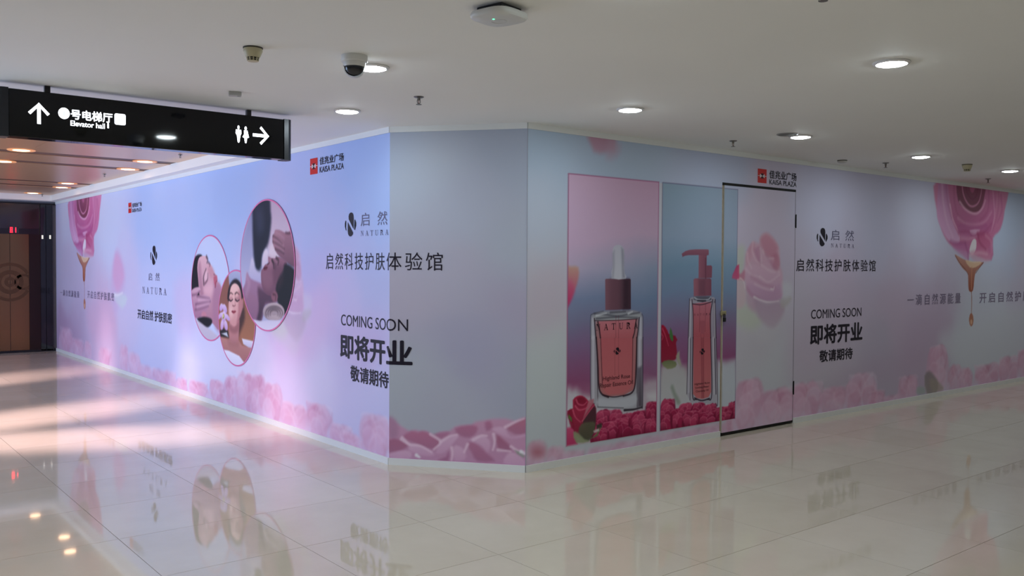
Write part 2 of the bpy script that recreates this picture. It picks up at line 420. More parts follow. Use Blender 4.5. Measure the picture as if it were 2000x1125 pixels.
def faded_rose(c, K, a=1.0):       # the pale rose printed on the door (and again beside the round photographs)
    def P(l, col, so, al, col2=None): c.poly(K(l), col, so, al*a, col2, smo=4)
    def S(l, col=(238, 214, 226), w=.012, so=.016, al=.5): c.stroke(K(l), w, col, w*.5, so, al*a)
    P([(170, 520), (240, 480), (320, 650), (420, 720), (640, 680), (570, 860), (470, 1060), (300, 1000), (170, 900)], (206, 202, 212), .08, .7)
    P([(170, 760), (260, 745), (330, 800), (390, 890), (300, 960), (170, 900)], (202, 208, 194), .07, .75)
    P([(172, 250), (240, 240), (230, 420), (172, 480)], (200, 210, 190), .05, .6)
    # outer silhouette
    P([(240, 400), (262, 280), (315, 195), (365, 200), (385, 145), (430, 118), (485, 160), (540, 240), (552, 400), (572, 480), (560, 690), (430, 715), (320, 690), (255, 620), (238, 480)], (220, 172, 194), .03, .9, (214, 180, 204))
    P([(250, 300), (312, 190), (330, 260), (300, 340), (260, 400)], (208, 144, 172), .025, .7, (222, 176, 198))
    P([(375, 170), (430, 120), (490, 165), (530, 250), (480, 330), (420, 300)], (212, 148, 170), .04, .8, (204, 136, 162))
    P([(340, 240), (380, 235), (385, 300), (365, 370), (335, 310)], (198, 138, 172), .025, .55)
    P([(470, 330), (525, 290), (548, 390), (520, 445), (475, 400)], (192, 112, 138), .03, .7, (204, 140, 164))
    P([(300, 270), (340, 300), (385, 395), (400, 300), (440, 340), (500, 335), (460, 440), (380, 430), (310, 360)], (224, 176, 198), .025, .6, (216, 170, 200))
    P([(240, 420), (330, 400), (450, 440), (545, 455), (565, 560), (530, 640), (430, 640), (320, 600), (250, 540)], (226, 186, 210), .03, .7, (206, 162, 196))
    P([(262, 560), (360, 570), (450, 610), (555, 560), (560, 690), (430, 716), (330, 690), (270, 640)], (210, 168, 202), .03, .7, (190, 144, 182))
    for l in ([(312, 195), (308, 270), (340, 350), (385, 392)], [(378, 250), (384, 330), (386, 392)], [(398, 270), (430, 335), (490, 335)], [(395, 400), (470, 448), (545, 455)],
              [(330, 560), (410, 598), (490, 618)], [(375, 500), (450, 545), (545, 480)], [(250, 430), (300, 480), (370, 500)], [(262, 290), (270, 360), (300, 420)]): S(l)
    for l in ([(330, 270), (350, 330), (378, 380)], [(420, 310), (470, 370), (520, 440)], [(300, 500), (400, 560), (500, 590)], [(260, 600), (300, 660), (360, 690)]): S(l, (186, 124, 160), .012, .03, .45)
    S([(322, 678), (380, 706), (450, 722), (537, 712)], (246, 240, 244), .013, .010, .95)
    S([(470, 605), (494, 606), (499, 586)], (242, 230, 234), .008, .010, .8)
    # sepal-like lower petals
    P([(322, 690), (430, 728), (540, 716), (590, 780), (545, 890), (480, 950), (390, 890), (335, 800)], (184, 148, 178), .04, .8, (198, 180, 198))
    P([(250, 650), (320, 690), (330, 800), (270, 760)], (202, 160, 188), .04, .6)
    P([(560, 700), (620, 668), (650, 690), (610, 750), (560, 775)], (190, 182, 184), .03, .7)
    P([(170, 520), (210, 520), (245, 600), (240, 740), (170, 760)], (218, 190, 200), .03, .75)
    P([(172, 470), (205, 470), (238, 440), (236, 530), (200, 520), (175, 520)], (206, 120, 150), .02, .7)
    S([(172, 518), (205, 512), (232, 545), (242, 600)], (244, 226, 230), .008, .010, .7)
    P([(565, 560), (640, 560), (655, 640), (590, 690)], (214, 214, 224), .05, .6)

# ---------------- left wall art
def paint_left(c):
    W = PL
    ctl = [(130, 420, (198, 202, 226)), (130, 550, (196, 186, 212)), (130, 660, (182, 152, 184)), (220, 450, (204, 212, 238)), (250, 560, (206, 198, 228)), (210, 650, (212, 186, 214)),
           (300, 430, (176, 196, 236)), (300, 600, (198, 204, 238)), (300, 700, (198, 200, 234)), (400, 430, (172, 194, 236)), (400, 700, (212, 212, 242)), (500, 700, (222, 212, 238)),
           (450, 350, (166, 188, 232)), (600, 400, (178, 190, 230)), (600, 520, (190, 182, 224)), (640, 600, (200, 186, 224)), (700, 300, (166, 186, 232)), (740, 420, (170, 190, 234)),
           (740, 560, (184, 186, 224)), (700, 650, (204, 190, 224)), (620, 720, (220, 210, 236)), (740, 780, (204, 200, 234)), (560, 620, (214, 186, 222)), (100, 500, (196, 190, 216))]
    c.ctrl([(W.px(x, y), col) for x, y, col in ctl], 11, 0.3, 0.12)
    for pts, col, a in (([(575, 590), (640, 560), (650, 640), (600, 700), (565, 680)], (222, 182, 216), .5), ([(650, 640), (740, 620), (750, 700), (690, 720)], (198, 170, 212), .4),
                        ([(360, 700), (420, 690), (520, 740), (430, 750)], (224, 222, 244), .6), ([(170, 600), (215, 580), (225, 650), (180, 660)], (216, 176, 206), .5),
                        ([(340, 560), (370, 540), (380, 640), (350, 650)], (212, 190, 226), .5)):
        c.poly(W.pts(pts), col, .18, a, smo=3)
    # faded rose half hidden behind the round photographs, and the one near the elevator end
    sR, sL = PR.px(1492, 560)[0], PL.px(570, 560)[0]
    def K1(l): return [(s-sR+sL-.05, z-.12) for s, z in conv(PR, 1400, 430, 4.5)(l)]
    faded_rose(c, K1, .6)
    K = conv(PL, 110, 380, 4.327)
    c.poly(K([(515, 465), (560, 560), (585, 700), (560, 840), (500, 1020), (475, 900), (465, 720), (480, 560)]), (214, 168, 206), .10, .6, (206, 186, 222), smo=3)
    c.poly(K([(500, 500), (545, 560), (570, 700), (520, 830), (480, 700)]), (222, 160, 198), .08, .5, smo=3)
    c.poly(K([(490, 840), (560, 840), (600, 880), (560, 960), (500, 900)]), (206, 220, 224), .05, .7, smo=2)
    c.stroke(K([(490, 845), (520, 850), (560, 830)]), .02, (240, 236, 244), .012, .02, .7)
    # drip rose: the same artwork as on the right wall
    s0, s1 = PR.px(1897, 500)[0], PL.px(163.5, 500)[0]
    def mk(x0, y0, sc):
        f = conv(PR, x0, y0, sc)
        return lambda l: [(s-s0+s1, z) for s, z in f(l)]
    drip_rose(c, mk)
    # roses along the foot
    rows = [(128, 640, 12), (150, 662, 12), (171, 667, 7), (205, 680, 12), (242, 674, 8), (262, 690, 12), (285, 715, 16), (312, 722, 14), (330, 725, 12), (354, 738, 10), (388, 745, 18),
            (424, 742, 14), (452, 735, 14), (480, 727, 20), (505, 730, 14), (533, 748, 18), (575, 788, 26), (624, 788, 24), (668, 830, 22), (688, 848, 16), (732, 808, 28)]
    for i, (x, y, hw) in enumerate(rows):
        s, z = W.px(x, y); w = abs(W.px(x+hw, y)[0]-W.px(x-hw, y)[0])/2
        far = x < 350
        rose(c, s, z, w*1.1, 100+i, a=.5 if far else .72, soft=.05 if far else .028)
def paint_chamfer(c):
    W = PC
    ctl = [(770, 300, (196, 206, 226)), (820, 300, (206, 212, 226)), (1000, 300, (192, 200, 218)), (900, 420, (200, 204, 222)), (900, 520, (202, 196, 214)), (800, 600, (206, 196, 214)),
           (1000, 600, (194, 184, 206)), (900, 700, (188, 184, 208)), (780, 760, (200, 204, 212)), (1010, 760, (188, 190, 206)), (850, 800, (198, 198, 212)), (1000, 480, (196, 202, 216))]
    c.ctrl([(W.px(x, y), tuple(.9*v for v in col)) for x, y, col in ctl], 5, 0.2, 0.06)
    K = conv(PC, 680, 760, 4.545)
    B = (206, 152, 180)
    c.poly(K([(340, 240), (400, 270), (440, 310), (540, 370), (600, 362), (640, 372), (700, 372), (760, 412), (820, 382), (900, 372), (950, 332), (1000, 322), (1090, 317), (1130, 290),
              (1230, 272), (1300, 262), (1400, 262), (1480, 282), (1600, 240), (1600, 760), (340, 760)]), B, .02, .92, (196, 140, 176))
    c.poly(K([(355, 245), (420, 275), (450, 350), (430, 430), (365, 420)]), (176, 132, 160), .03, .8, smo=2)
    dk = [([(360, 450), (470, 450), (530, 495), (480, 540), (360, 565)], (168, 96, 124)), ([(480, 430), (560, 372), (620, 385), (660, 372), (730, 400), (820, 465), (760, 530), (690, 520), (600, 480)], (188, 108, 138)),
          ([(950, 350), (1060, 322), (1140, 330), (1140, 380), (1080, 430), (990, 410)], (180, 104, 136)), ([(1405, 340), (1500, 290), (1580, 258), (1580, 390), (1480, 400)], (188, 104, 126)),
          ([(1320, 410), (1380, 450), (1445, 510), (1440, 548), (1330, 535)], (164, 86, 114)), ([(1060, 490), (1110, 470), (1180, 520), (1230, 570), (1300, 640), (1150, 640), (1100, 570)], (182, 110, 142)),
          ([(870, 600), (890, 560), (890, 640), (800, 630)], (160, 92, 130)), ([(1215, 300), (1260, 285), (1280, 340), (1230, 370)], (182, 108, 140)), ([(760, 400), (860, 380), (900, 390), (830, 440)], (190, 122, 156))]
    for p, col in dk: c.poly(K(p), col, .018, .72, (164, 104, 134), smo=2)
    lt = [[(560, 490), (640, 500), (740, 550), (760, 590), (650, 590), (540, 540)], [(820, 470), (900, 425), (980, 410), (940, 470), (860, 560), (780, 570)], [(1080, 450), (1190, 410), (1260, 470), (1240, 560), (1180, 500)],
          [(1280, 350), (1380, 340), (1440, 420), (1560, 400), (1575, 420), (1450, 440), (1340, 400)], [(930, 540), (960, 500), (1030, 540), (1040, 620), (950, 640)], [(1440, 560), (1560, 620), (1560, 690), (1380, 660)],
          [(370, 570), (480, 545), (560, 560), (540, 620), (380, 610)]]
    for p in lt: c.poly(K(p), (222, 182, 208), .015, .8, (208, 160, 192), smo=3)
    for p in ([(470, 445), (545, 492), (640, 505), (740, 560)], [(480, 430), (520, 470), (545, 492)], [(730, 400), (820, 468), (760, 535)], [(820, 468), (900, 420), (965, 405)], [(1395, 338), (1490, 288), (1560, 262)],
              [(1290, 400), (1300, 470), (1285, 540)], [(918, 520), (925, 570), (918, 630)], [(1060, 490), (1030, 560)], [(1445, 510), (1500, 545), (1570, 560)], [(1110, 450), (1180, 415), (1230, 415)], [(1330, 540), (1440, 552)]):
        c.stroke(K(p), .012, (234, 202, 220), .007, .008, .8)
    c.poly(K([(1478, 540), (1530, 560), (1570, 592), (1555, 610), (1500, 575)]), (150, 158, 146), .01, .85)
    c.stroke(K([(1535, 555), (1565, 575)]), .014, (236, 236, 240), .006, .008, .9)
    c.stroke(K([(606, 586), (632, 604)]), .014, (240, 236, 240), .008, .008, .9)

# ---------------- right wall art (wall, posters and door leaf all sample this one picture)
P1 = [(1109, 341), (1285, 355), (1283, 840), (1108, 868)]
P2 = [(1292, 357), (1438, 369), (1436, 826), (1291, 838)]
def rect_of(q):
    p = PR.pts(q); return (p[0][0]+p[3][0])/2, (p[1][0]+p[2][0])/2, (p[2][1]+p[3][1])/2, (p[0][1]+p[1][1])/2
R1, R2 = rect_of(P1), rect_of(P2)
ZP0 = (R1[2]+R2[2])/2; ZP1 = (R1[3]+R2[3])/2
R1 = (R1[0], R1[1], ZP0, ZP1); R2 = (R2[0], R2[1], ZP0, ZP1)
def paint_right(c):
    W = PR
    ctl = [(1050, 300, (184, 202, 226)), (1050, 450, (196, 204, 224)), (1060, 600, (206, 200, 214)), (1060, 740, (200, 208, 216)), (1200, 300, (182, 198, 222)), (1400, 330, (186, 194, 220)),
           (1480, 420, (210, 198, 220)), (1500, 700, (204, 206, 216)), (1480, 620, (202, 196, 208)), (1600, 400, (204, 202, 228)), (1700, 450, (200, 198, 224)), (1650, 560, (204, 188, 212)),
           (1750, 600, (200, 182, 206)), (1800, 680, (194, 174, 200)), (1900, 700, (206, 210, 224)), (1950, 640, (206, 210, 226)), (1800, 430, (206, 206, 230)), (1960, 450, (190, 204, 230)),
           (1990, 560, (204, 198, 220)), (1620, 760, (200, 194, 208)), (2100, 500, (200, 202, 226)), (1500, 520, (206, 192, 216)), (1600, 680, (202, 188, 208)), (1700, 700, (192, 182, 204))]
    c.ctrl([(W.px(x, y), col) for x, y, col in ctl], 21, 0.3, 0.1)
    c.poly(W.pts([(1142, 255), (1205, 262), (1200, 295), (1172, 300), (1160, 296)]), (206, 132, 156), .035, .75, (196, 150, 176), smo=0)
    c.poly(W.pts([(1190, 270), (1212, 285), (1205, 305), (1185, 310)]), (200, 170, 196), .05, .6, smo=2)
    for pts, col, a in (([(1835, 660), (1880, 640), (2000, 600), (2050, 700), (1950, 730), (1860, 710)], (212, 216, 228), .7), ([(1030, 680), (1100, 640), (1100, 780), (1030, 800)], (206, 214, 218), .6),
                        ([(1560, 780), (1650, 770), (1760, 740), (1800, 690), (1700, 700)], (190, 168, 194), .4), ([(1030, 540), (1100, 520), (1100, 620), (1030, 640)], (202, 186, 204), .5)):
        c.poly(W.pts(pts), col, .16, a, smo=3)
    drip_rose(c, lambda x0, y0, sc: conv(PR, x0, y0, sc))
    faded_rose(c, conv(PR, 1400, 430, 4.5))
    rows = [(1047, 862, 18, .7), (1085, 872, 18, .6), (1120, 880, 20, .6), (1170, 872, 24, .5), (1220, 862, 26, .5), (1270, 852, 26, .5), (1320, 842, 26, .5), (1365, 834, 24, .5), (1400, 828, 22, .5),
            (1428, 815, 14, .6), (1463, 738, 28, .85), (1519, 758, 32, .8), (1576, 746, 29, .85), (1632, 755, 28, .7), (1683, 728, 28, .8), (1712, 762, 16, .7), (1742, 772, 18, .55), (1774, 733, 18, .65),
            (1832, 672, 20, .8), (1866, 712, 14, .6), (1886, 718, 14, .75), (1930, 710, 24, .75), (1972, 695, 18, .75), (2010, 680, 20, .75), (2060, 690, 26, .7), (2110, 680, 26, .7), (2160, 670, 26, .7)]
    for i, (x, y, hw, a) in enumerate(rows):
        s, z = W.px(x, y); w = abs(W.px(x+hw, y)[0]-W.px(x-hw, y)[0])/2
        rose(c, s, z, w*1.08, 300+i, a=a*.88, soft=.03)
    K = conv(PR, 680, 760, 4.545)
    c.poly(K(ell(1680, 545, 85, 75)), (206, 156, 180), .04, .8)
    c.poly(K(ell(1682, 560, 40, 34)), (186, 112, 128), .05, .8)
    K = conv(PR, 1680, 640, 5.92)
    c.poly(K([(745, 560), (800, 500), (860, 560), (900, 640), (880, 760), (770, 770)]), (140, 132, 136), .03, .8, (150, 146, 138), smo=2)
    c.poly(K([(800, 600), (870, 600), (940, 660), (960, 720), (840, 740)]), (172, 160, 150), .03, .7, smo=2)
    c.poly(K([(660, 690), (740, 690), (750, 760), (660, 770)]), (168, 186, 180), .03, .7, smo=2)
    paint_posters(c)
def paint_posters(c):
    W = PR
    def clipped(fn, R):
        sl = c.sub(R[0], R[1], R[2], R[3])
        if sl is None: return
        keep = c.C.copy(); fn()
        new = c.C[sl].copy(); c.C[:] = keep; c.C[sl] = new
    def bg(R, tones, seed):
        sl = c.sub(R[0], R[1], R[2], R[3])
        if sl is None: return
        X, Y = c.S[sl], c.Z[sl]
        u = (X-R[0])/(R[1]-R[0]); v = 1-(Y-R[2])/(R[3]-R[2])
        v = v+.10*(fbm(X*1.6, Y*1.6, seed)-.5)
        out = np.zeros(X.shape+(3,))
        L = np.zeros_like(out); Rr = np.zeros_like(out)
        ks = [t[0] for t in tones]
        for ch in range(3):
            L[..., ch] = np.interp(v, ks, [t[1][ch] for t in tones]); Rr[..., ch] = np.interp(v, ks, [t[2][ch] for t in tones])
        c.C[sl] = L*(1-u[..., None])+Rr*u[..., None]
    def p1():
        bg(R1, [(0, (218, 184, 214), (206, 164, 194)), (.22, (214, 184, 216), (202, 172, 200)), (.34, (200, 184, 214), (150, 162, 190)), (.46, (136, 148, 184), (122, 142, 176)),
                (.55, (134, 132, 166), (124, 126, 160)), (.66, (142, 106, 148), (138, 112, 150)), (.76, (150, 84, 126), (150, 100, 138)), (.82, (168, 96, 132), (176, 150, 172)), (.86, (206, 208, 218), (194, 184, 196)), (1, (200, 190, 200), (196, 176, 190))], 31)
        A, Bq = conv(W, 1100, 460, 5.115), conv(W, 1100, 660, 5.115)
        # petal at the left edge
        c.poly(A([(30, 340), (80, 310), (150, 320), (150, 430), (110, 560), (60, 680), (30, 690)]), (206, 170, 150), .02, .95, (206, 60, 120), smo=2)
        c.poly(A([(40, 470), (80, 440), (110, 560), (60, 680), (30, 690)]), (214, 110, 150), .03, .6, (206, 40, 100), smo=2)
        c.poly(Bq([(30, 500), (90, 520), (130, 510), (190, 570), (260, 590), (280, 700), (30, 760)]), (208, 210, 220), .05, .9, smo=2)
        c.poly(Bq([(800, 470), (900, 420), (950, 440), (950, 620), (860, 640), (800, 700)]), (196, 180, 196), .05, .9, smo=2)
        c.poly(Bq([(840, 560), (950, 540), (950, 640), (860, 620)]), (220, 220, 226), .05, .8, smo=2)
        # glass body
        c.poly(A([(272, 800), (290, 780), (380, 752), (690, 742), (780, 765), (795, 800), (792, 1125), (270, 1125)]), (150, 152, 172), .006, 1, (158, 150, 166))
        c.poly(Bq([(270, -20), (792, -20), (792, 680), (780, 705), (620, 725), (340, 700), (318, 660), (290, 660), (275, 600)]), (158, 150, 166), .006, 1, (176, 176, 188))
        for f, p, col, w in ((A, [(272, 1020), (272, 830), (290, 785), (400, 755)], (88, 90, 110), .004), (A, [(795, 1020), (797, 830), (786, 785)], (86, 84, 104), .004), (Bq, [(272, -4), (274, 590), (310, 660)], (86, 84, 104), .004),
                             (Bq, [(795, -4), (792, 640), (785, 690)], (60, 50, 70), .005)):
            c.stroke(f(p), w, col, w, .005, .9)
        for f, p in ((A, [(296, 1020), (296, 830)]), (A, [(772, 1020), (772, 830)]), (Bq, [(298, -4), (300, 600)]), (Bq, [(764, -4), (762, 660)])):
            c.stroke(f(p), .016, (206, 204, 218), .014, .012, .9)
        c.poly(A([(300, 790), (400, 765), (670, 755), (770, 780), (740, 830), (500, 850), (330, 850)]), (146, 148, 160), .012, .9, (196, 198, 200), smo=2)
        for p in ([(310, 780), (420, 790), (540, 805), (640, 790), (760, 770)], [(330, 830), (540, 815), (740, 820)], [(470, 770), (620, 760)]):
            c.stroke(A(p), .008, (84, 84, 98), .006, .008, .8)
        c.stroke(A([(330, 800), (430, 775)]), .010, (220, 222, 232), .005, .008, .8); c.stroke(A([(650, 780), (690, 760)]), .010, (220, 222, 232), .005, .008, .8)
        # liquid
        c.poly(A([(322, 860), (540, 848), (748, 834), (738, 1020), (328, 1020)]), (180, 138, 146), .006, 1, (178, 122, 128))
        c.poly(A([(345, 858), (540, 845), (728, 836), (712, 960), (696, 1020), (368, 1020), (360, 950)]), (206, 128, 140), .006, 1, (196, 102, 112))
        c.poly(Bq([(328, -6), (738, -6), (722, 460), (692, 525), (600, 572), (450, 584), (390, 560), (352, 500)]), (178, 122, 128), .006, 1, (190, 116, 120))
        c.poly(Bq([(368, -6), (698, -6), (692, 440), (660, 515), (590, 552), (450, 564), (405, 530), (384, 460)]), (196, 102, 112), .006, 1, (204, 112, 118))
        D = (44, 26, 38)
        for f, p, w in ((A, [(310, 830), (318, 930), (327, 1020)], .006), (A, [(345, 862), (361, 950), (370, 1020)], .007), (A, [(758, 820), (748, 940), (736, 1020)], .006), (A, [(728, 840), (712, 960), (696, 1020)], .006),
                        (Bq, [(328, -4), (345, 250), (355, 480), (385, 560), (450, 592)], .008), (Bq, [(372, -4), (384, 300), (390, 470)], .003), (Bq, [(735, -4), (728, 250), (716, 470), (680, 550), (600, 580)], .008), (Bq, [(694, -4), (690, 300), (686, 440)], .003),
                        (Bq, [(332, 0), (340, 300), (345, 690)], .003), (Bq, [(735, 0), (735, 300), (738, 690)], .003), (Bq, [(400, 570), (500, 590), (600, 575)], .005)):
            c.stroke(f(p), w, D, w, .004, .85)
        c.stroke(A([(310, 850), (540, 846), (740, 832)]), .004, (60, 40, 50), .004, .004, .8)
        for p in ([(525, 800), (525, 1020)], [(552, 800), (552, 1020)]): c.stroke(A(p), .002, (120, 56, 66), .002, .003, .7)
        for p in ([(515, -4), (515, 370)], [(552, -4), (552, 370)]): c.stroke(Bq(p), .002, (130, 62, 72), .002, .003, .5)
        c.poly(Bq([(350, 600), (450, 612), (620, 598), (730, 560), (730, 660), (620, 700), (350, 690)]), (198, 200, 212), .02, .9, smo=2)
        c.poly(Bq([(738, 300), (788, 280), (788, 690), (745, 690)]), (96, 88, 104), .02, .75, (56, 44, 58))
        c.stroke(Bq([(610, 722), (700, 715), (780, 695)]), .010, (36, 28, 38), .006, .006, .9); c.stroke(Bq([(345, 690), (600, 700)]), .004, (90, 88, 100), .004, .005, .8)
        # cap and rubber bulb
        c.poly(A([(418, 440), (428, 432), (665, 432), (674, 440), (675, 735), (420, 745)]), (140, 96, 112), .005, 1, (76, 52, 66), axis='h')
        c.poly(A([(470, 436), (560, 434), (560, 738), (470, 740)]), (118, 80, 96), .03, .6); c.poly(A([(600, 434), (655, 434), (655, 737), (600, 738)]), (58, 40, 54), .03, .7)
        c.poly(A([(482, 428), (495, 300), (492, 180), (500, 120), (525, 98), (550, 94), (580, 100), (602, 130), (608, 180), (606, 300), (615, 380), (625, 430)]), (196, 194, 210), .006, 1, (206, 206, 220), smo=2)
        c.poly(A([(580, 120), (600, 140), (606, 200), (604, 320), (618, 425), (590, 425), (585, 300)]), (140, 140, 160), .02, .8); c.poly(A([(492, 180), (510, 150), (512, 300), (500, 425), (484, 425), (496, 300)]), (152, 152, 172), .02, .7)
        # roses
        for i, (x, zz, hw) in enumerate([(930, 636, 50), (880, 626, 60), (400, 716, 85), (530, 702, 80), (640, 745, 70), (750, 722, 85), (345, 800, 70), (600, 790, 85), (470, 830, 85), (770, 815, 85), (870, 800, 60), (380, 900, 80)]):
            s, z = Bq([(x, zz)])[0]; w = Bq([(x+hw, zz)])[0][0]-s
            rose(c, s, z, w, 700+i, RED, .95, ZP0-.02, .008, 8)
        c.poly(Bq([(30, 900), (110, 880), (140, 1060), (30, 1080)]), (214, 84, 130), .015, .95, (190, 50, 100), smo=0)
        # big bud in the corner
        c.poly(Bq([(95, 620), (140, 580), (190, 578), (235, 610), (270, 650), (290, 640), (325, 700), (325, 840), (300, 930), (250, 1010), (180, 1010), (110, 950), (90, 860), (50, 800), (42, 730), (95, 705)]), (188, 50, 84), .008, 1, (140, 36, 66), smo=2)
        c.poly(Bq([(45, 730), (95, 710), (90, 800), (110, 900), (80, 900), (50, 800)]), (150, 30, 62), .01, .9, smo=2)
        c.poly(Bq([(110, 640), (160, 590), (210, 600), (240, 660), (190, 700), (130, 690)]), (128, 20, 48), .015, .9, (170, 40, 76), smo=2)
        c.poly(Bq([(190, 830), (240, 760), (300, 690), (325, 700), (325, 840), (290, 940), (230, 900)]), (84, 40, 56), .012, .95, (70, 62, 58), smo=2)
        c.poly(Bq([(255, 620), (305, 610), (300, 650), (240, 740), (200, 800)]), (196, 120, 136), .01, .9, smo=0)
        for p in ([(130, 620), (150, 660), (200, 670), (235, 640)], [(120, 680), (160, 720), (230, 700), (265, 660)], [(95, 720), (120, 790), (170, 840)], [(190, 830), (240, 760), (300, 680)]):
            c.stroke(Bq(p), .008, (222, 96, 128), .004, .006, .8)
        G = (108, 124, 84)
        c.poly(Bq([(150, 940), (180, 860), (260, 840), (320, 850), (300, 960), (250, 1030), (190, 1010)]), (104, 96, 78), .012, .95, (78, 84, 66), smo=2)
        c.poly(Bq([(100, 940), (150, 950), (210, 1010), (260, 1030), (130, 1050)]), (150, 158, 124), .012, .95, smo=2)
        c.poly(Bq([(270, 1010), (330, 960), (380, 870), (385, 880), (340, 980)]), G, .008, .95); c.poly(Bq([(52, 760), (85, 800), (85, 840), (50, 800)]), (90, 130, 66), .008, .95)
        c.poly(Bq([(300, 930), (350, 900), (360, 930), (310, 950)]), (206, 206, 200), .01, .9); c.poly(Bq([(330, 870), (380, 850), (385, 890), (335, 910)]), (54, 60, 52), .01, .9)
    def p2():
        bg(R2, [(0, (146, 168, 188), (160, 176, 200)), (.22, (150, 168, 194), (166, 180, 206)), (.34, (124, 152, 180), (136, 164, 192)), (.44, (126, 144, 178), (128, 150, 182)),
                (.54, (134, 126, 162), (134, 128, 160)), (.64, (142, 102, 146), (142, 104, 142)), (.74, (150, 90, 134), (148, 84, 128)), (.79, (176, 140, 160), (190, 170, 186)), (.85, (196, 200, 206), (204, 210, 220)), (1, (196, 196, 204), (200, 200, 212))], 37)
        A, Bq = conv(W, 1280, 460, 5.112), conv(W, 1280, 660, 5.112)
        c.poly(Bq([(55, 300), (120, 280), (220, 200), (260, 280), (310, 330), (310, 620), (60, 640)]), (190, 196, 196), .05, .85, (200, 196, 204), smo=2)
        c.poly(Bq([(150, 500), (175, 470), (200, 540), (250, 640), (215, 660)]), (150, 160, 150), .02, .8, smo=2)
        c.poly(Bq([(620, 230), (700, 240), (800, 210), (800, 700), (630, 700)]), (200, 206, 218), .05, .9, smo=0)
        # glass
        c.poly(A([(338, 630), (365, 615), (585, 615), (598, 640), (605, 1020), (325, 1020)]), (170, 164, 182), .005, 1, (166, 158, 176))
        c.poly(Bq([(325, -4), (605, -4), (622, 620), (600, 660), (350, 645), (312, 560)]), (166, 158, 176), .005, 1, (184, 182, 196))
        c.poly(A([(370, 680), (555, 660), (552, 1020), (378, 1020)]), (196, 118, 136), .005, 1, (186, 92, 104))
        c.poly(Bq([(378, -4), (552, -4), (556, 540), (530, 590), (470, 610), (410, 600), (376, 560)]), (188, 94, 106), .005, 1, (206, 118, 122))
        D = (42, 30, 46)
        for f, p, w in ((A, [(340, 632), (327, 1020)], .004), (A, [(365, 640), (376, 800), (375, 1020)], .005), (A, [(572, 640), (548, 800), (552, 1020)], .006), (A, [(596, 640), (604, 1020)], .006), (A, [(585, 660), (589, 1020)], .003),
                        (Bq, [(326, -4), (312, 560)], .003), (Bq, [(375, -4), (370, 560), (410, 615)], .006), (Bq, [(552, -4), (562, 560), (520, 615)], .006), (Bq, [(590, -4), (604, 560)], .005), (Bq, [(605, -4), (622, 620), (600, 660)], .004), (Bq, [(350, -4), (345, 620)], .003),
                        (A, [(368, 682), (460, 690), (560, 662)], .004), (Bq, [(390, 600), (460, 625), (540, 605)], .007)):
            c.stroke(f(p), w, D, w, .004, .85)
        for f, p in ((A, [(350, 660), (345, 1020)]), (A, [(590, 680), (592, 1020)]), (Bq, [(338, -4), (335, 540)]), (Bq, [(578, -4), (585, 560)])): c.stroke(f(p), .007, (214, 210, 222), .006, .006, .85)
        c.poly(A([(385, 605), (550, 605), (560, 640), (470, 665), (380, 640)]), (120, 122, 140), .008, 1, (70, 66, 82)); c.stroke(A([(390, 620), (430, 640), (520, 640), (550, 615)]), .007, (214, 218, 230), .005, .006, .8); c.stroke(A([(420, 650), (500, 652)]), .006, (24, 22, 34), .006, .006, .8)
        for f, p, w in ((A, [(440, 690), (440, 960)], .003), (A, [(500, 690), (495, 960)], .003), (A, [(452, 980), (455, 1020)], .002), (A, [(484, 980), (484, 1020)], .002), (Bq, [(455, -4), (460, 600)], .002), (Bq, [(482, -4), (484, 600)], .002)): c.stroke(f(p), w, (128, 58, 74), w, .003, .6)
        c.poly(A([(442, 850), (494, 850), (486, 980), (452, 980)]), (170, 90, 106), .006, .7); c.poly(Bq([(455, -4), (484, -4), (484, 600), (460, 600)]), (160, 76, 88), .006, .6)
        # pump
        c.poly(A([(380, 440), (395, 428), (545, 428), (558, 440), (558, 600), (382, 605)]), (168, 106, 124), .006, 1, (132, 78, 98), axis='h'); c.poly(A([(430, 432), (500, 432), (500, 602), (430, 602)]), (112, 70, 90), .03, .55)
        c.poly(A([(432, 180), (512, 180), (510, 425), (430, 425)]), (160, 100, 120), .006, 1, (136, 82, 102), axis='h'); c.poly(A([(500, 300), (555, 298), (566, 312), (562, 422), (500, 425)]), (140, 84, 104), .006, 1)
        c.poly(A([(262, 182), (300, 155), (340, 143), (400, 138), (520, 138), (532, 145), (532, 192), (512, 200), (430, 195), (330, 196), (295, 202), (270, 214)]), (156, 98, 118), .006, 1, (132, 80, 102))
        c.stroke(A([(500, 230), (500, 425)]), .006, (104, 60, 80), .006, .006, .7)
        # roses
        c.poly(A([(50, 910), (80, 895), (120, 950), (150, 1040), (205, 1060), (205, 1020), (50, 1020)]), (176, 24, 62), .008, 1, (140, 16, 46), smo=2)
        c.poly(Bq([(50, -20), (200, -20), (205, 60), (215, 170), (190, 220), (120, 230), (60, 250)]), (150, 22, 56), .008, 1, (150, 40, 66), smo=2)
        c.poly(A([(150, 920), (175, 1000), (172, 1060), (140, 1010)]), (76, 122, 70), .008, 1, smo=2)
        for p in ([(70, 930), (100, 1000), (130, 1100)], [(60, 980), (75, 1010), (65, 1040)]): c.stroke(A(p), .007, (214, 80, 110), .004, .006, .8)
        c.poly(Bq([(60, 250), (130, 220), (205, 240), (200, 290), (120, 310)]), (112, 120, 84), .01, 1, (150, 154, 120), smo=2); c.poly(Bq([(205, 180), (240, 130), (240, 200), (260, 280), (225, 250)]), (170, 170, 150), .012, .9, smo=2)
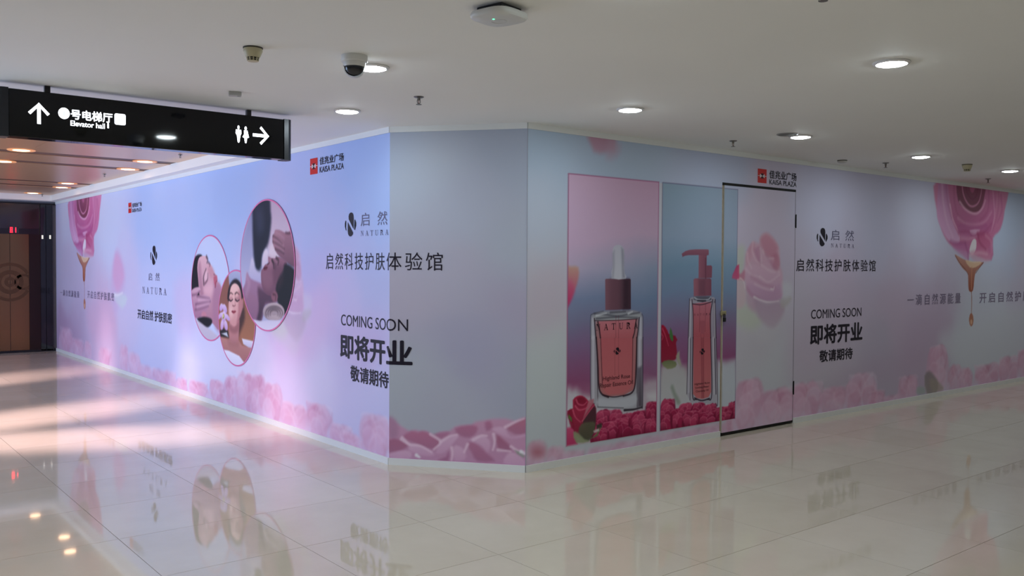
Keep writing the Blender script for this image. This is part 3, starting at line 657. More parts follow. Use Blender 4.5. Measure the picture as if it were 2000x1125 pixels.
        for i, (x, zz, hw) in enumerate([(120, 603, 78), (300, 645, 85), (430, 640, 80), (545, 655, 70), (660, 684, 70), (770, 632, 45), (725, 690, 45), (220, 700, 75), (360, 725, 90), (520, 735, 85), (690, 735, 70), (100, 720, 70)]):
            s, z = Bq([(x, zz)])[0]; w = Bq([(x+hw, zz)])[0][0]-s
            rose(c, s, z, w, 800+i, RED, .95, ZP0-.02, .008, 8)
    clipped(p1, R1); clipped(p2, R2)
    # fillet between the posters and their thin edge lines
    sl = c.sub(R1[1]+.004, R2[0]-.004, R1[2], R1[3])
    if sl is not None: c.C[sl] = (206, 204, 216)
    for R, col in ((R1, (170, 84, 130)), (R2, (110, 104, 140))):
        for a, b in (((R[0], R[2]), (R[0], R[3])), ((R[0], R[3]), (R[1], R[3])), ((R[1], R[3]), (R[1], R[2]))):
            c.stroke([a, b], .003, col, .003, .003, .9)
    # petal of the pale rose falling over the edge of the poster
    K = conv(W, 1280, 460, 5.112)
    c.poly(K([(805, 300), (830, 290), (830, 430), (800, 440), (758, 425), (765, 390)]), (206, 66, 116), .012, .9, (214, 96, 140), smo=0)

# ================================================================== THE SETTING
M_white = mat('white_paint', (226, 225, 222), 0.6, noise=0.015, nscale=2.0)
M_ceil = mat('ceiling_paint', (237, 236, 231), 0.75, noise=0.02, nscale=0.7)
M_trim = mat('white_trim', (226, 227, 226), 0.4)
M_board = mat('hoarding_board', (205, 200, 190), 0.7, noise=0.05)
M_dark = mat('shade_black', (14, 13, 13), 0.8)  # near-black colour standing in for the shade around and behind the door
M_ink = mat('black_ink', (34, 28, 40), 0.5, 0.0, 0.15)
M_inkgrey = mat('grey_ink', (104, 100, 128), 0.5, 0.0, 0.15)
M_inkpale = mat('pale_ink', (128, 116, 142), 0.5, 0.0, 0.15)
M_logored = mat('red_ink', (204, 42, 40), 0.5, 0.0, 0.15)
M_logowhite = mat('white_ink', (235, 235, 238), 0.5)
M_pinkline = mat('pink_border_ink', (214, 106, 160), 0.5)

# ---------------- floor and its tiles
def tile_mat():
    m = bpy.data.materials.new('polished_tile'); m.use_nodes = True
    nt = m.node_tree; b = nt.nodes['Principled BSDF']
    oi = nt.nodes.new('ShaderNodeObjectInfo'); tc = nt.nodes.new('ShaderNodeTexCoord'); geo = nt.nodes.new('ShaderNodeNewGeometry')
    n = nt.nodes.new('ShaderNodeTexNoise'); n.inputs['Scale'].default_value = 2.2; n.inputs['Detail'].default_value = 6; n.inputs['Roughness'].default_value = 0.6
    nt.links.new(geo.outputs['Position'], n.inputs['Vector'])
    mx = nt.nodes.new('ShaderNodeMath'); mx.operation = 'MULTIPLY_ADD'; mx.inputs[1].default_value = 0.35
    nt.links.new(oi.outputs['Random'], mx.inputs[0]); nt.links.new(n.outputs['Fac'], mx.inputs[2])
    r = nt.nodes.new('ShaderNodeValToRGB')
    r.color_ramp.elements[0].position = 0.35; r.color_ramp.elements[0].color = rgba((205, 193, 174))
    r.color_ramp.elements[1].position = 0.95; r.color_ramp.elements[1].color = rgba((216, 205, 188))
    nt.links.new(mx.outputs[0], r.inputs['Fac']); nt.links.new(r.outputs['Color'], b.inputs['Base Color'])
    b.inputs['Roughness'].default_value = 0.04
    b.inputs['Specular IOR Level'].default_value = 0.75
    return m
M_tile = tile_mat()
M_grout = mat('tile_joint', (104, 96, 88), 0.9, 0.0, 0.1)
T, TA0, TB0 = 0.8, 2.2747, 2.3047
floor = MB().box((-7, -6, -0.15), (20.5, 19, -0.006)).build('floor', M_grout); tag(floor, kind='structure')
def open_floor(x, y):
    if x > VL and y > UR:
        # in the chamfer triangle or behind the hoarding
        return ((np.array([x, y])-A2) @ PC.n[:2]) > 0
    return y < UFAR
tm = bpy.data.meshes.new('tile')
g = 0.0016
bmt = bmesh.new()
h_ = T/2-g; bv = 0.0
lo = [bmt.verts.new((x*h_, y*h_, -0.005)) for x, y in ((-1, -1), (1, -1), (1, 1), (-1, 1))]
hi = [bmt.verts.new((x*h_, y*h_, 0)) for x, y in ((-1, -1), (1, -1), (1, 1), (-1, 1))]
bmt.faces.new(hi)
for i in range(4):
    j = (i+1) % 4
    bmt.faces.new((lo[i], lo[j], hi[j], hi[i]))
bmt.to_mesh(tm); bmt.free(); tm.materials.append(M_tile)
vis, rest = [], []
for i in range(-12, 23):
    for j in range(-11, 21):
        cx, cy = TA0+(i+.5)*T, TB0+(j+.5)*T
        if not (-6.9 < cx < 20.2 and -5.9 < cy < 18.4): continue
        seen = False
        for dx in (-.4, -.2, 0, .2, .4):
            for dy in (-.4, -.2, 0, .2, .4):
                x, y = cx+dx, cy+dy
                if not open_floor(x, y): continue
                u, v, z = project((x, y, 0))
                if z > .5 and -20 < u < 2020 and v < 1145: seen = True
        (vis if seen else rest).append((math.hypot(cx, cy), cx, cy))
vis.sort()
rest += vis[300:]
for d, x, y in vis[:300]:
    o = bpy.data.objects.new('tile', tm); COL.objects.link(o); o.parent = floor; o.location = (x, y, 0)
bmr = bmesh.new()
for d, x, y in rest:
    vs = [bmr.verts.new((x+a*(h_-bv), y+b*(h_-bv), 0)) for a, b in ((-1, -1), (1, -1), (1, 1), (-1, 1))]
    ws = [bmr.verts.new((x+a*h_, y+b*h_, -0.005)) for a, b in ((-1, -1), (1, -1), (1, 1), (-1, 1))]
    bmr.faces.new(vs)
    for i in range(4): bmr.faces.new((ws[i], ws[(i+1) % 4], vs[(i+1) % 4], vs[i]))
me = bpy.data.meshes.new('tile_field'); bmr.to_mesh(me); bmr.free()
tag(link('tile_field', me, M_tile, floor), 'cream polished tiles continuing beyond', kind='stuff')

# ---------------- white ceiling with the recessed bronze panel
RV0, RV1, RU0, RU1, ZBR = -2.6, 3.625, 8.3, 17.75, 2.86
cb = MB()
for a, b in (((-7, -6), (20.5, RU0)), ((-7, RU0), (RV0, 19)), ((RV1, RU0), (20.5, 19)), ((RV0, RU1), (RV1, 19))):
    cb.box((a[0], a[1], H), (b[0], b[1], H+.22))
ceiling = cb.build('ceiling', M_ceil); tag(ceiling, kind='structure')
def bronze_mat():
    m = bpy.data.materials.new('bronze_metal_panel'); m.use_nodes = True
    nt = m.node_tree; b = nt.nodes['Principled BSDF']
    b.inputs['Base Color'].default_value = rgba((220, 178, 138)); b.inputs['Metallic'].default_value = 0.6; b.inputs['Roughness'].default_value = 0.28
    tc = nt.nodes.new('ShaderNodeTexCoord'); mp = nt.nodes.new('ShaderNodeMapping'); mp.inputs['Scale'].default_value = (0.6, 5, 1)
    n = nt.nodes.new('ShaderNodeTexNoise'); n.inputs['Scale'].default_value = 9; n.inputs['Detail'].default_value = 3
    nt.links.new(tc.outputs['Object'], mp.inputs['Vector']); nt.links.new(mp.outputs['Vector'], n.inputs['Vector'])
    bp = nt.nodes.new('ShaderNodeBump'); bp.inputs['Strength'].default_value = 0.08; bp.inputs['Distance'].default_value = 0.02
    nt.links.new(n.outputs['Fac'], bp.inputs['Height']); nt.links.new(bp.outputs['Normal'], b.inputs['Normal'])
    return m
M_bronze = bronze_mat()
M_slot = mat('brown_slot', (104, 74, 58), 0.5, 0.4)
bz = MB().box((RV0-.05, RU0-.05, ZBR), (RV1+.05, RU1+.05, ZBR+.05)).build('ceiling', M_bronze)
bz.name = 'ceiling_bronze'; tag(bz, kind='structure')
slots = [11.05, 12.1, 14.9, 15.75]
edges_u = [RU0, 9.5]+[v for u in slots for v in (u-.06, u+.06)]+[16.8, RU1]
prev = RU0
cells = [(RU0, 9.6), (9.6, slots[0]-.13), (slots[0]+.13, slots[1]-.13), (slots[1]+.13, 13.5), (13.5, slots[2]-.13), (slots[2]+.13, slots[3]-.13), (slots[3]+.13, 16.8), (16.8, RU1)]
pv = [RV0, -1.1, 0.45, 2.0, RV1]
for u0, u1 in cells:
    for v0, v1 in zip(pv, pv[1:]):
        MB().box((v0+.002, u0+.002, ZBR-.012), (v1-.002, u1-.002, ZBR+.004)).build('panel', M_bronze, bz)
for u in slots:
    MB().box((RV0, u-.128, ZBR-.006), (RV1, u+.128, ZBR+.004)).build('slot_strip', M_slot, bz)

# ---------------- the hoarding walls
wl = MB().box((VL+.002, A2[1], 0), (VL+.10, UFAR, H)).build('wall_left', M_board); tag(wl, kind='structure')
q = [PC.p3([0], [0], -.002)[0], PC.p3([CHL], [0], -.002)[0], PC.p3([CHL], [0], -.1)[0], PC.p3([0], [0], -.1)[0]]
wc = MB().prism([tuple(p) for p in q], (0, 0, H)).build('wall_corner', M_board); tag(wc, kind='structure')
DS0, DS1 = PR.px(1408, 600)[0], PR.px(1551, 600)[0]
DZ1 = 2.435; SEND = 15.5
wr = MB().box((B2[0], UR+.002, 0), (B2[0]+DS0, UR+.09, H)).box((B2[0]+DS0, UR+.002, DZ1), (B2[0]+DS1, UR+.09, H)).box((B2[0]+DS1, UR+.002, 0), (B2[0]+SEND, UR+.09, H)).build('wall_right', M_board)
tag(wr, kind='structure')
SFAR = -(UFAR-A2[1])

def grid(a, b, d): return np.linspace(a, b, max(2, int(round((b-a)/d))+1))
c = Canvas(grid(SFAR, 0, .017), grid(ZB-.01, ZTOP+.005, .011)); paint_left(c)
m_left = c.mesh('printed_mural', PL, 0.0, wl); tag(m_left, 'pale blue and pink rose mural on the left wall')
c = Canvas(grid(0, CHL, .008), grid(ZB-.01, ZTOP+.005, .008)); paint_chamfer(c)
m_cham = c.mesh('printed_mural', PC, 0.0, wc); tag(m_cham, 'grey lavender mural with pink petals along its foot')
_sg = np.unique(np.concatenate([grid(0, DS0, .014), grid(DS0, DS1, .05), grid(DS1, 9.8, .014), grid(9.8, SEND, .05)])); _zg = np.unique(np.concatenate([grid(ZB-.01, DZ1, .011), grid(DZ1, ZTOP+.005, .011)]))
c = Canvas(_sg, _zg); paint_right(c)
m_right = c.mesh('printed_mural', PR, 0.0, wr, hole=lambda s, z: (s > DS0) & (s < DS1) & (z < DZ1)); tag(m_right, 'lavender mural with dripping pink rose')
for R, l in ((R1, 'poster of a square dropper bottle among red roses'), ((R2[0], DS0-.004, R2[2], R2[3]), 'poster of a slim pump bottle among red roses')):
    c = Canvas(grid(R[0]-.004, R[1]+(.004 if R is R1 else 0), .0042), grid(R[2]-.002, R[3]+.004, .0042)); paint_right(c)
    tag(c.mesh('poster', PR, 0.0015, wr), l)

# ---------------- trims
def strip(name, plane, s0, s1, z0, z1, t, m):
    P = [plane.p3([s], [z], o)[0] for s, z, o in ((s0, z0, 0), (s1, z0, 0), (s1, z0, t), (s0, z0, t))]
    return tag(MB().prism([tuple(p) for p in P], (0, 0, z1-z0)).build(name, m), kind='structure')
strip('baseboard_left', PL, SFAR, 0.0, 0, ZB, .012, M_trim)
strip('baseboard_corner', PC, 0.0, CHL, 0, ZB, .012, M_trim)
strip('baseboard_right', PR, 0, DS0, 0, ZB, .012, M_trim)
strip('baseboard_right_far', PR, DS1, SEND, 0, ZB, .012, M_trim)
strip('trim_1', PL, SFAR, 0, ZTOP, H, .010, M_trim)
strip('trim_2', PC, 0, CHL, ZTOP, H, .010, M_trim)
strip('trim_3', PR, 0, SEND, ZTOP, H, .010, M_trim)
for pl, z in ((PR, 0),):
    tag(MB().tube(tuple(pl.p3([0], [0.0], .004)[0]), tuple(pl.p3([0], [ZTOP], .002)[0]), .0025, 6).build('trim_4', mat('grey_seam', (150, 150, 160), .5)), kind='structure')

# ---------------- the door in the right-hand hoarding
door = empty('door_1', (B2[0]+(DS0+DS1)/2, UR, 0)); tag(door, kind='structure')
rel = door.location
M_edge = mat('raw_board_edge', (176, 156, 128), .7, noise=.12, nscale=30)
L0, L1, LZ0, LZ1 = DS0+.024, DS1-.016, .034, DZ1-.026
MB().box((B2[0]+L0, UR-.006, LZ0), (B2[0]+L1, UR+.034, LZ1)).build('leaf', M_board, door, rel=rel)
c = Canvas(grid(L0, L1, .0055), grid(LZ0, LZ1, .0055)); paint_right(c)
dm = c.mesh('printed_face', PR, .0075, door); dm.location = -rel
tag(dm, 'door print with a faded pink rose')
MB().box((B2[0]+DS0, UR+.004, 0.02), (B2[0]+DS0+.018, UR+.05, LZ1)).build('jamb_edge', M_edge, door, rel=rel)
MB().box((B2[0]+DS0-.01, UR+.045, 0), (B2[0]+DS1+.01, UR+.16, DZ1+.01)).build('opening_shade', M_dark, door, rel=rel)  # black box painted as the shade behind the doorway
MB().box((B2[0]+DS0, UR-.003, LZ1), (B2[0]+DS1, UR+.05, DZ1)).build('top_gap_shade', M_dark, door, rel=rel)  # solid black strip as the gap's shade, hiding the lit soffit
MB().box((B2[0]+L1, UR-.001, .02), (B2[0]+DS1, UR+.05, LZ1)).build('side_gap_shade', M_dark, door, rel=rel)  # shade of the hinge-side gap, as a solid black strip
MB().box((B2[0]+DS0, UR-.001, .012), (B2[0]+DS1, UR+.05, LZ0)).build('bottom_gap_shade', M_dark, door, rel=rel)  # black strip for the shade under the leaf
M_steel = mat('steel', (170, 168, 160), .35, .9)
M_darkmetal = mat('dark_metal', (40, 38, 42), .5, .6)
for px, py in ((1550, 432), (1549, 757)):
    s, z = PR.px(px, py); s = DS1-.006
    hb = MB().tube((B2[0]+s, UR-.012, z-.07), (B2[0]+s, UR-.012, z+.07), .006, 10)
    hb.box((B2[0]+s-.012, UR-.009, z-.06), (B2[0]+s+.008, UR-.001, z+.06)).build('hinge', M_darkmetal, door, rel=rel)
s, z = PR.px(1409, 611)
x = B2[0]+s
hp = MB().box((x-.028, UR-.020, z-.022), (x+.050, UR-.007, z+.018), .003).build('hasp', mat('brass', (190, 180, 140), .4, .8), door, rel=rel)
lk = MB().box((x+.000, UR-.034, z-.085), (x+.030, UR-.016, z-.045), .004)
lk.tube((x+.006, UR-.025, z-.046), (x+.006, UR-.025, z-.010), .0035, 8).tube((x+.024, UR-.025, z-.046), (x+.024, UR-.025, z-.012), .0035, 8).tube((x+.006, UR-.025, z-.011), (x+.024, UR-.025, z-.011), .0035, 8)
lk.build('padlock', M_darkmetal, door, rel=rel)

# ================================================================== LETTERING
def text_geo(body, bold=0.0, space=1.0):
    cu = bpy.data.curves.new('txt', 'FONT'); cu.body = body; cu.size = 1.0; cu.space_character = space
    cu.dimensions = '2D'; cu.fill_mode = 'FRONT'; cu.resolution_u = 4
    o = bpy.data.objects.new('txt', cu); COL.objects.link(o)
    dg = bpy.context.evaluated_depsgraph_get(); dg.update()
    me = o.evaluated_get(dg).to_mesh()
    v = np.array([tuple(p.co) for p in me.vertices]).reshape(-1, 3)[:, :2]
    f = [tuple(p.vertices) for p in me.polygons]
    o.evaluated_get(dg).to_mesh_clear()
    bpy.data.objects.remove(o); bpy.data.curves.remove(cu)
    v = np.concatenate([v, np.zeros((len(v), 1))], 1)
    if bold:                      # heavier weight: the strokes widened in eight directions
        V, F = [v], list(f)
        for k in range(8):
            t = k*math.pi/4
            F += [tuple(i+len(v)*(k+1) for i in q) for q in f]
            V.append(v+np.array([bold*math.cos(t), bold*math.sin(t), k+1.0]))
        v, f = np.concatenate(V), F
    return norm(v), f
def norm(v):
    lo, hi = v.min(0), v.max(0); w = v.copy()
    w[:, :2] = (v[:, :2]-lo[:2])/(hi[:2]-lo[:2])
    return w
SERIF = {
 'N': [[(.14, 0), (.20, 0), (.20, 1), (.14, 1)], [(.14, 1), (.32, 1), (.86, .0), (.80, 0)], [(.80, 0), (.86, 0), (.86, 1), (.80, 1)], [(.02, 0), (.32, 0), (.32, .05), (.02, .05)], [(.02, .95), (.3, .95), (.3, 1), (.02, 1)], [(.68, .95), (.98, .95), (.98, 1), (.68, 1)]],
 'A': [[(.12, 0), (.19, 0), (.54, 1), (.47, 1)], [(.43, 1), (.56, 1), (.92, 0), (.74, 0)], [(.28, .32), (.72, .32), (.70, .38), (.30, .38)], [(0, 0), (.3, 0), (.3, .05), (0, .05)], [(.64, 0), (1, 0), (1, .05), (.64, .05)]],
 'T': [[(.43, 0), (.57, 0), (.57, 1), (.43, 1)], [(.04, .94), (.96, .94), (.96, 1), (.04, 1)], [(.04, .76), (.09, .76), (.12, .94), (.04, .94)], [(.91, .76), (.96, .76), (.96, .94), (.88, .94)], [(.3, 0), (.7, 0), (.7, .05), (.3, .05)]],
 'U': [[(.14, .3), (.27, .3), (.27, 1), (.14, 1)], [(.14, .3), (.2, .1), (.38, 0), (.62, 0), (.8, .1), (.86, .3), (.80, .3), (.74, .14), (.6, .06), (.42, .06), (.31, .14), (.27, .3)], [(.80, .3), (.86, .3), (.86, 1), (.80, 1)], [(.02, .95), (.4, .95), (.4, 1), (.02, 1)], [(.68, .95), (.98, .95), (.98, 1), (.68, 1)]],
 'R': [[(.12, 0), (.26, 0), (.26, 1), (.12, 1)], [(.26, 1), (.6, 1), (.76, .92), (.8, .75), (.76, .58), (.6, .48), (.26, .48), (.26, .54), (.54, .54), (.64, .62), (.66, .75), (.64, .87), (.54, .94), (.26, .94)], [(.46, .48), (.6, .48), (.96, 0), (.78, 0)], [(0, 0), (.4, 0), (.4, .05), (0, .05)], [(0, .95), (.3, .95), (.3, 1), (0, 1)], [(.74, 0), (1, 0), (1, .05), (.74, .05)]]}
def polys_geo(pl):
    v, f = [], []
    for p in pl:
        f.append(tuple(range(len(v), len(v)+len(p)))); v += p
    return np.array(v, float), f
def natura_geo(w=0.62):
    pl = []
    for i, ch in enumerate('NATURA'):
        for p in SERIF[ch]: pl.append([(i+x*w, y) for x, y in p])
    v, f = polys_geo(pl); return norm(v), f
_E = [[(335, 672), (331, 690), (331, 712), (338, 740), (342, 738), (337, 712), (337, 690), (340, 675)],
      [(357, 664), (356, 645), (359, 630), (366, 621), (374, 619), (383, 625), (388, 638), (389.5, 660), (389.5, 734)],
      [(350.5, 682), (386, 757), (384, 768), (377, 778), (368, 782), (360, 778), (353, 765), (350, 740)],
      [(399, 668), (406, 690), (406, 712), (398, 740), (394, 737), (400, 710), (400, 692), (395, 672)]]
EMBLEM = polys_geo([[(x, -y) for x, y in p] for p in _E]); EMBLEM = (norm(EMBLEM[0]), EMBLEM[1])

def put(name, geo, box, m, parent, plane, off=.0025, label=None):
    v, f = geo; s0, s1, z0, z1 = box
    bm = bmesh.new()
    vs = [bm.verts.new((s0+(s1-s0)*p[0], z0+(z1-z0)*p[1], 6e-5*p[2] if len(p) > 2 else 0)) for p in v]
    for q in f:
        try: bm.faces.new([vs[i] for i in q])
        except ValueError: pass
    if plane is PU:
        bmesh.ops.bisect_plane(bm, geom=bm.verts[:]+bm.edges[:]+bm.faces[:], plane_co=(0, 0, 0), plane_no=(1, 0, 0), dist=1e-6)
        for w in bm.verts:
            p = (PL if w.co.x <= 0 else PC).p3([w.co.x], [w.co.y], off+w.co.z)[0]
            w.co = p
    else:
        for w in bm.verts: w.co = plane.p3([w.co.x], [w.co.y], off+w.co.z)[0]
    bmesh.ops.triangulate(bm, faces=bm.faces[:])
    # make every face look away from the wall
    me = bpy.data.meshes.new(name); bm.to_mesh(me); bm.free()
    o = link(name, me, m, parent)
    if parent is not None and parent.type == 'EMPTY': o.location = -parent.location
    if label: o['label'] = label
    return o
def pbox(plane, x0, x1, yt, yb, at=None):
    """ink box: left/right pixel columns, top/bottom pixel rows measured at column `at` (default the left one)"""
    xa = x0 if at is None else at
    ym = (yt+yb)/2
    return (plane.px(x0, ym)[0], plane.px(x1, ym)[0], plane.px(xa, yb)[1], plane.px(xa, yt)[1])

def kaisa(plane, parent, sq, t1, t2):
    s0, s1, z0, z1 = sq
    put('logo_square', polys_geo([[(0, 0), (1, 0), (1, 1), (0, 1)]]), sq, M_logored, parent, plane, .002, 'red square logo')
    put('logo_bars', polys_geo([[(0, .485), (1, .485), (1, .515), (0, .515)], [(.24, .36), (.5, .5), (.24, .64)], [(.76, .36), (.76, .64), (.5, .5)]]), sq, M_logowhite, parent, plane, .003)
    put('logo_hourglass', polys_geo([[(.32, .68), (.5, .5), (.68, .68)], [(.32, .32), (.68, .32), (.5, .5)]]), sq, M_ink, parent, plane, .0035)
    put('lettering', text_geo('佳兆业广场', .018), t1, M_ink, parent, plane)
    put('lettering', text_geo('KAISA PLAZA', .006), t2, M_ink, parent, plane)

# left wall and the corner it turns round
kaisa(PU, wl, pbox(PU, 606, 620.5, 310.5, 341.5), pbox(PU, 624.7, 671.6, 307.4, 322.5), pbox(PU, 624.7, 671.6, 326, 337.6))
put('emblem', EMBLEM, pbox(PU, 674, 696, 416, 462.5), M_ink, wl, PU, label='dark leaf-shaped emblem')
put('lettering', text_geo('启 然', 0, 1.35), pbox(PU, 705, 757, 416, 442), M_inkgrey, wl, PU)
put('lettering', natura_geo(), pbox(PU, 705, 759, 451, 461), M_inkgrey, wl, PU)
put('lettering', text_geo('启然科技护肤体验馆', 0, 1.25), pbox(PU, 637, 865, 494.6, 526), M_ink, wl, PU)
put('lettering', text_geo('COMING SOON'), pbox(PU, 666.5, 797.3, 613.6, 635), M_ink, wl, PU)
put('lettering', text_geo('即将开业', .028), pbox(PU, 664.7, 806, 651, 698), M_ink, wl, PU)
put('lettering', text_geo('敬请期待', .02), pbox(PU, 684.6, 759.6, 713, 743.7), M_ink, wl, PU)
# far end of the left wall
kaisa(PL, wl, pbox(PL, 251, 256.8, 396.5, 416.5), pbox(PL, 258.5, 277, 397, 405.5), pbox(PL, 258.5, 277, 408, 415))
put('emblem', EMBLEM, pbox(PL, 294, 307, 480, 517.5), M_ink, wl, PL, label='dark leaf-shaped emblem')
put('lettering', text_geo('启 然', 0, 1.3), pbox(PL, 290, 312, 532.4, 547.7), M_inkgrey, wl, PL)
put('lettering', natura_geo(), pbox(PL, 278.4, 325.3, 560, 572.6), M_inkgrey, wl, PL)
put('lettering', text_geo('开启自然 护肤肌密', .014), pbox(PL, 269, 336, 603, 622), M_ink, wl, PL)
put('lettering', text_geo('一滴自然源能量', .004, 1.4), pbox(PL, 118, 155, 565, 577), M_inkpale, wl, PL)
put('lettering', text_geo('开启自然护肤肌密', .004, 1.4), pbox(PL, 171, 223, 567, 582), M_inkpale, wl, PL)
# right wall
kaisa(PR, wr, pbox(PR, 1479.7, 1497, 329, 356.5), pbox(PR, 1502.6, 1555.4, 332, 348.5), pbox(PR, 1502.6, 1555.4, 350, 360))
put('emblem', EMBLEM, pbox(PR, 1595, 1616, 444.4, 480.8), M_ink, wr, PR, label='dark leaf-shaped emblem')
put('lettering', text_geo('启 然', 0, 1.2), pbox(PR, 1623, 1667.5, 448, 469), M_inkgrey, wr, PR)
put('lettering', natura_geo(), pbox(PR, 1623, 1668, 475.5, 483), M_inkgrey, wr, PR)
put('lettering', text_geo('启然科技护肤体验馆', .004, 1.25), pbox(PR, 1555, 1710, 505, 530), M_ink, wr, PR)
put('lettering', text_geo('COMING SOON'), pbox(PR, 1584, 1682, 605, 623), M_ink, wr, PR)
put('lettering', text_geo('即将开业', .028), pbox(PR, 1582, 1684, 635, 674.5), M_ink, wr, PR)
put('lettering', text_geo('敬请期待', .02), pbox(PR, 1600, 1665, 684.5, 708), M_ink, wr, PR)
put('lettering', text_geo('一滴自然源能量', .004, 1.45), pbox(PR, 1772, 1876, 575, 597), M_inkpale, wr, PR)
put('lettering', text_geo('开启自然护肤肌密', .004, 1.45), pbox(PR, 1913, 2040, 571, 592), M_inkpale, wr, PR)
# bottle labels on the posters
put('lettering', natura_geo(.55), pbox(PR, 1164, 1245, 633, 645.7), M_ink, wr, PR, .004)
put('lettering', text_geo('Highland Rose'), pbox(PR, 1177, 1230, 735.5, 746), mat('maroon_ink', (84, 30, 42), .5), wr, PR, .004)
put('lettering', text_geo('Repair Essence Oil'), pbox(PR, 1171, 1235.5, 749, 760), MATS['maroon_ink'], wr, PR, .004)
put('emblem', EMBLEM, pbox(PR, 1198.3, 1211.3, 679, 693), M_ink, wr, PR, .004)
put('lettering', natura_geo(.5), pbox(PR, 1355, 1386.6, 612.8, 616.8), M_ink, wr, PR, .004)
put('emblem', EMBLEM, pbox(PR, 1366, 1376, 681, 693), M_ink, wr, PR, .004)
for i, t in enumerate(('Highland Rose', 'Soothing Repair', 'Cleansing Oil')):
    put('lettering', text_geo(t), pbox(PR, 1356+i*1.2, 1385.6-i*1.2, 748.5+7*i, 753.5+7*i), MATS['maroon_ink'], wr, PR, .004)

# ================================================================== ROUND PHOTOGRAPHS ON THE LEFT WALL
def circle(x0, x1, xt, yt, yb):
    s0, s1 = PL.px(x0, (yt+yb)/2)[0], PL.px(x1, (yt+yb)/2)[0]
    zt, zb = PL.px(xt, yt)[1], PL.px(xt, yb)[1]
    return (s0+s1)/2, (zt+zb)/2, ((s1-s0)+(zt-zb))/4
def round_photo(circ, painter, off, label):
    cs, cz, r = circ
    c = Canvas(grid(cs-r, cs+r, .0075), grid(cz-r, cz+r, .0075)); painter(c)
    # square grid pushed onto the disc: keep cells inside, snap the rim cells to the circle
    def p3(S, Z):
        d = np.hypot(S-cs, Z-cz); k = np.where(d > r, r/np.maximum(d, 1e-9), 1.0)
        return PL.p3(cs+(S-cs)*k, cz+(Z-cz)*k, off)
    o = c.mesh('round_photo', PL, off, wl, hole=lambda s, z: np.hypot(s-cs, z-cz) > r+.006, p3=p3)
    tag(o, label)
    bm = bmesh.new(); n = 96; A = []; B = []
    for i in range(n):
        a = 2*math.pi*i/n
        A.append(bm.verts.new(PL.p3([cs+math.cos(a)*(r-.008)], [cz+math.sin(a)*(r-.008)], off+.001)[0])); B.append(bm.verts.new(PL.p3([cs+math.cos(a)*(r+.008)], [cz+math.sin(a)*(r+.008)], off+.001)[0]))
    for i in range(n):
        j = (i+1) % n; bm.faces.new((A[i], A[j], B[j], B[i]))
    me = bpy.data.meshes.new('photo_border'); bm.to_mesh(me); bm.free(); link('photo_border', me, M_pinkline, o)
SHADE = (.10, .06)
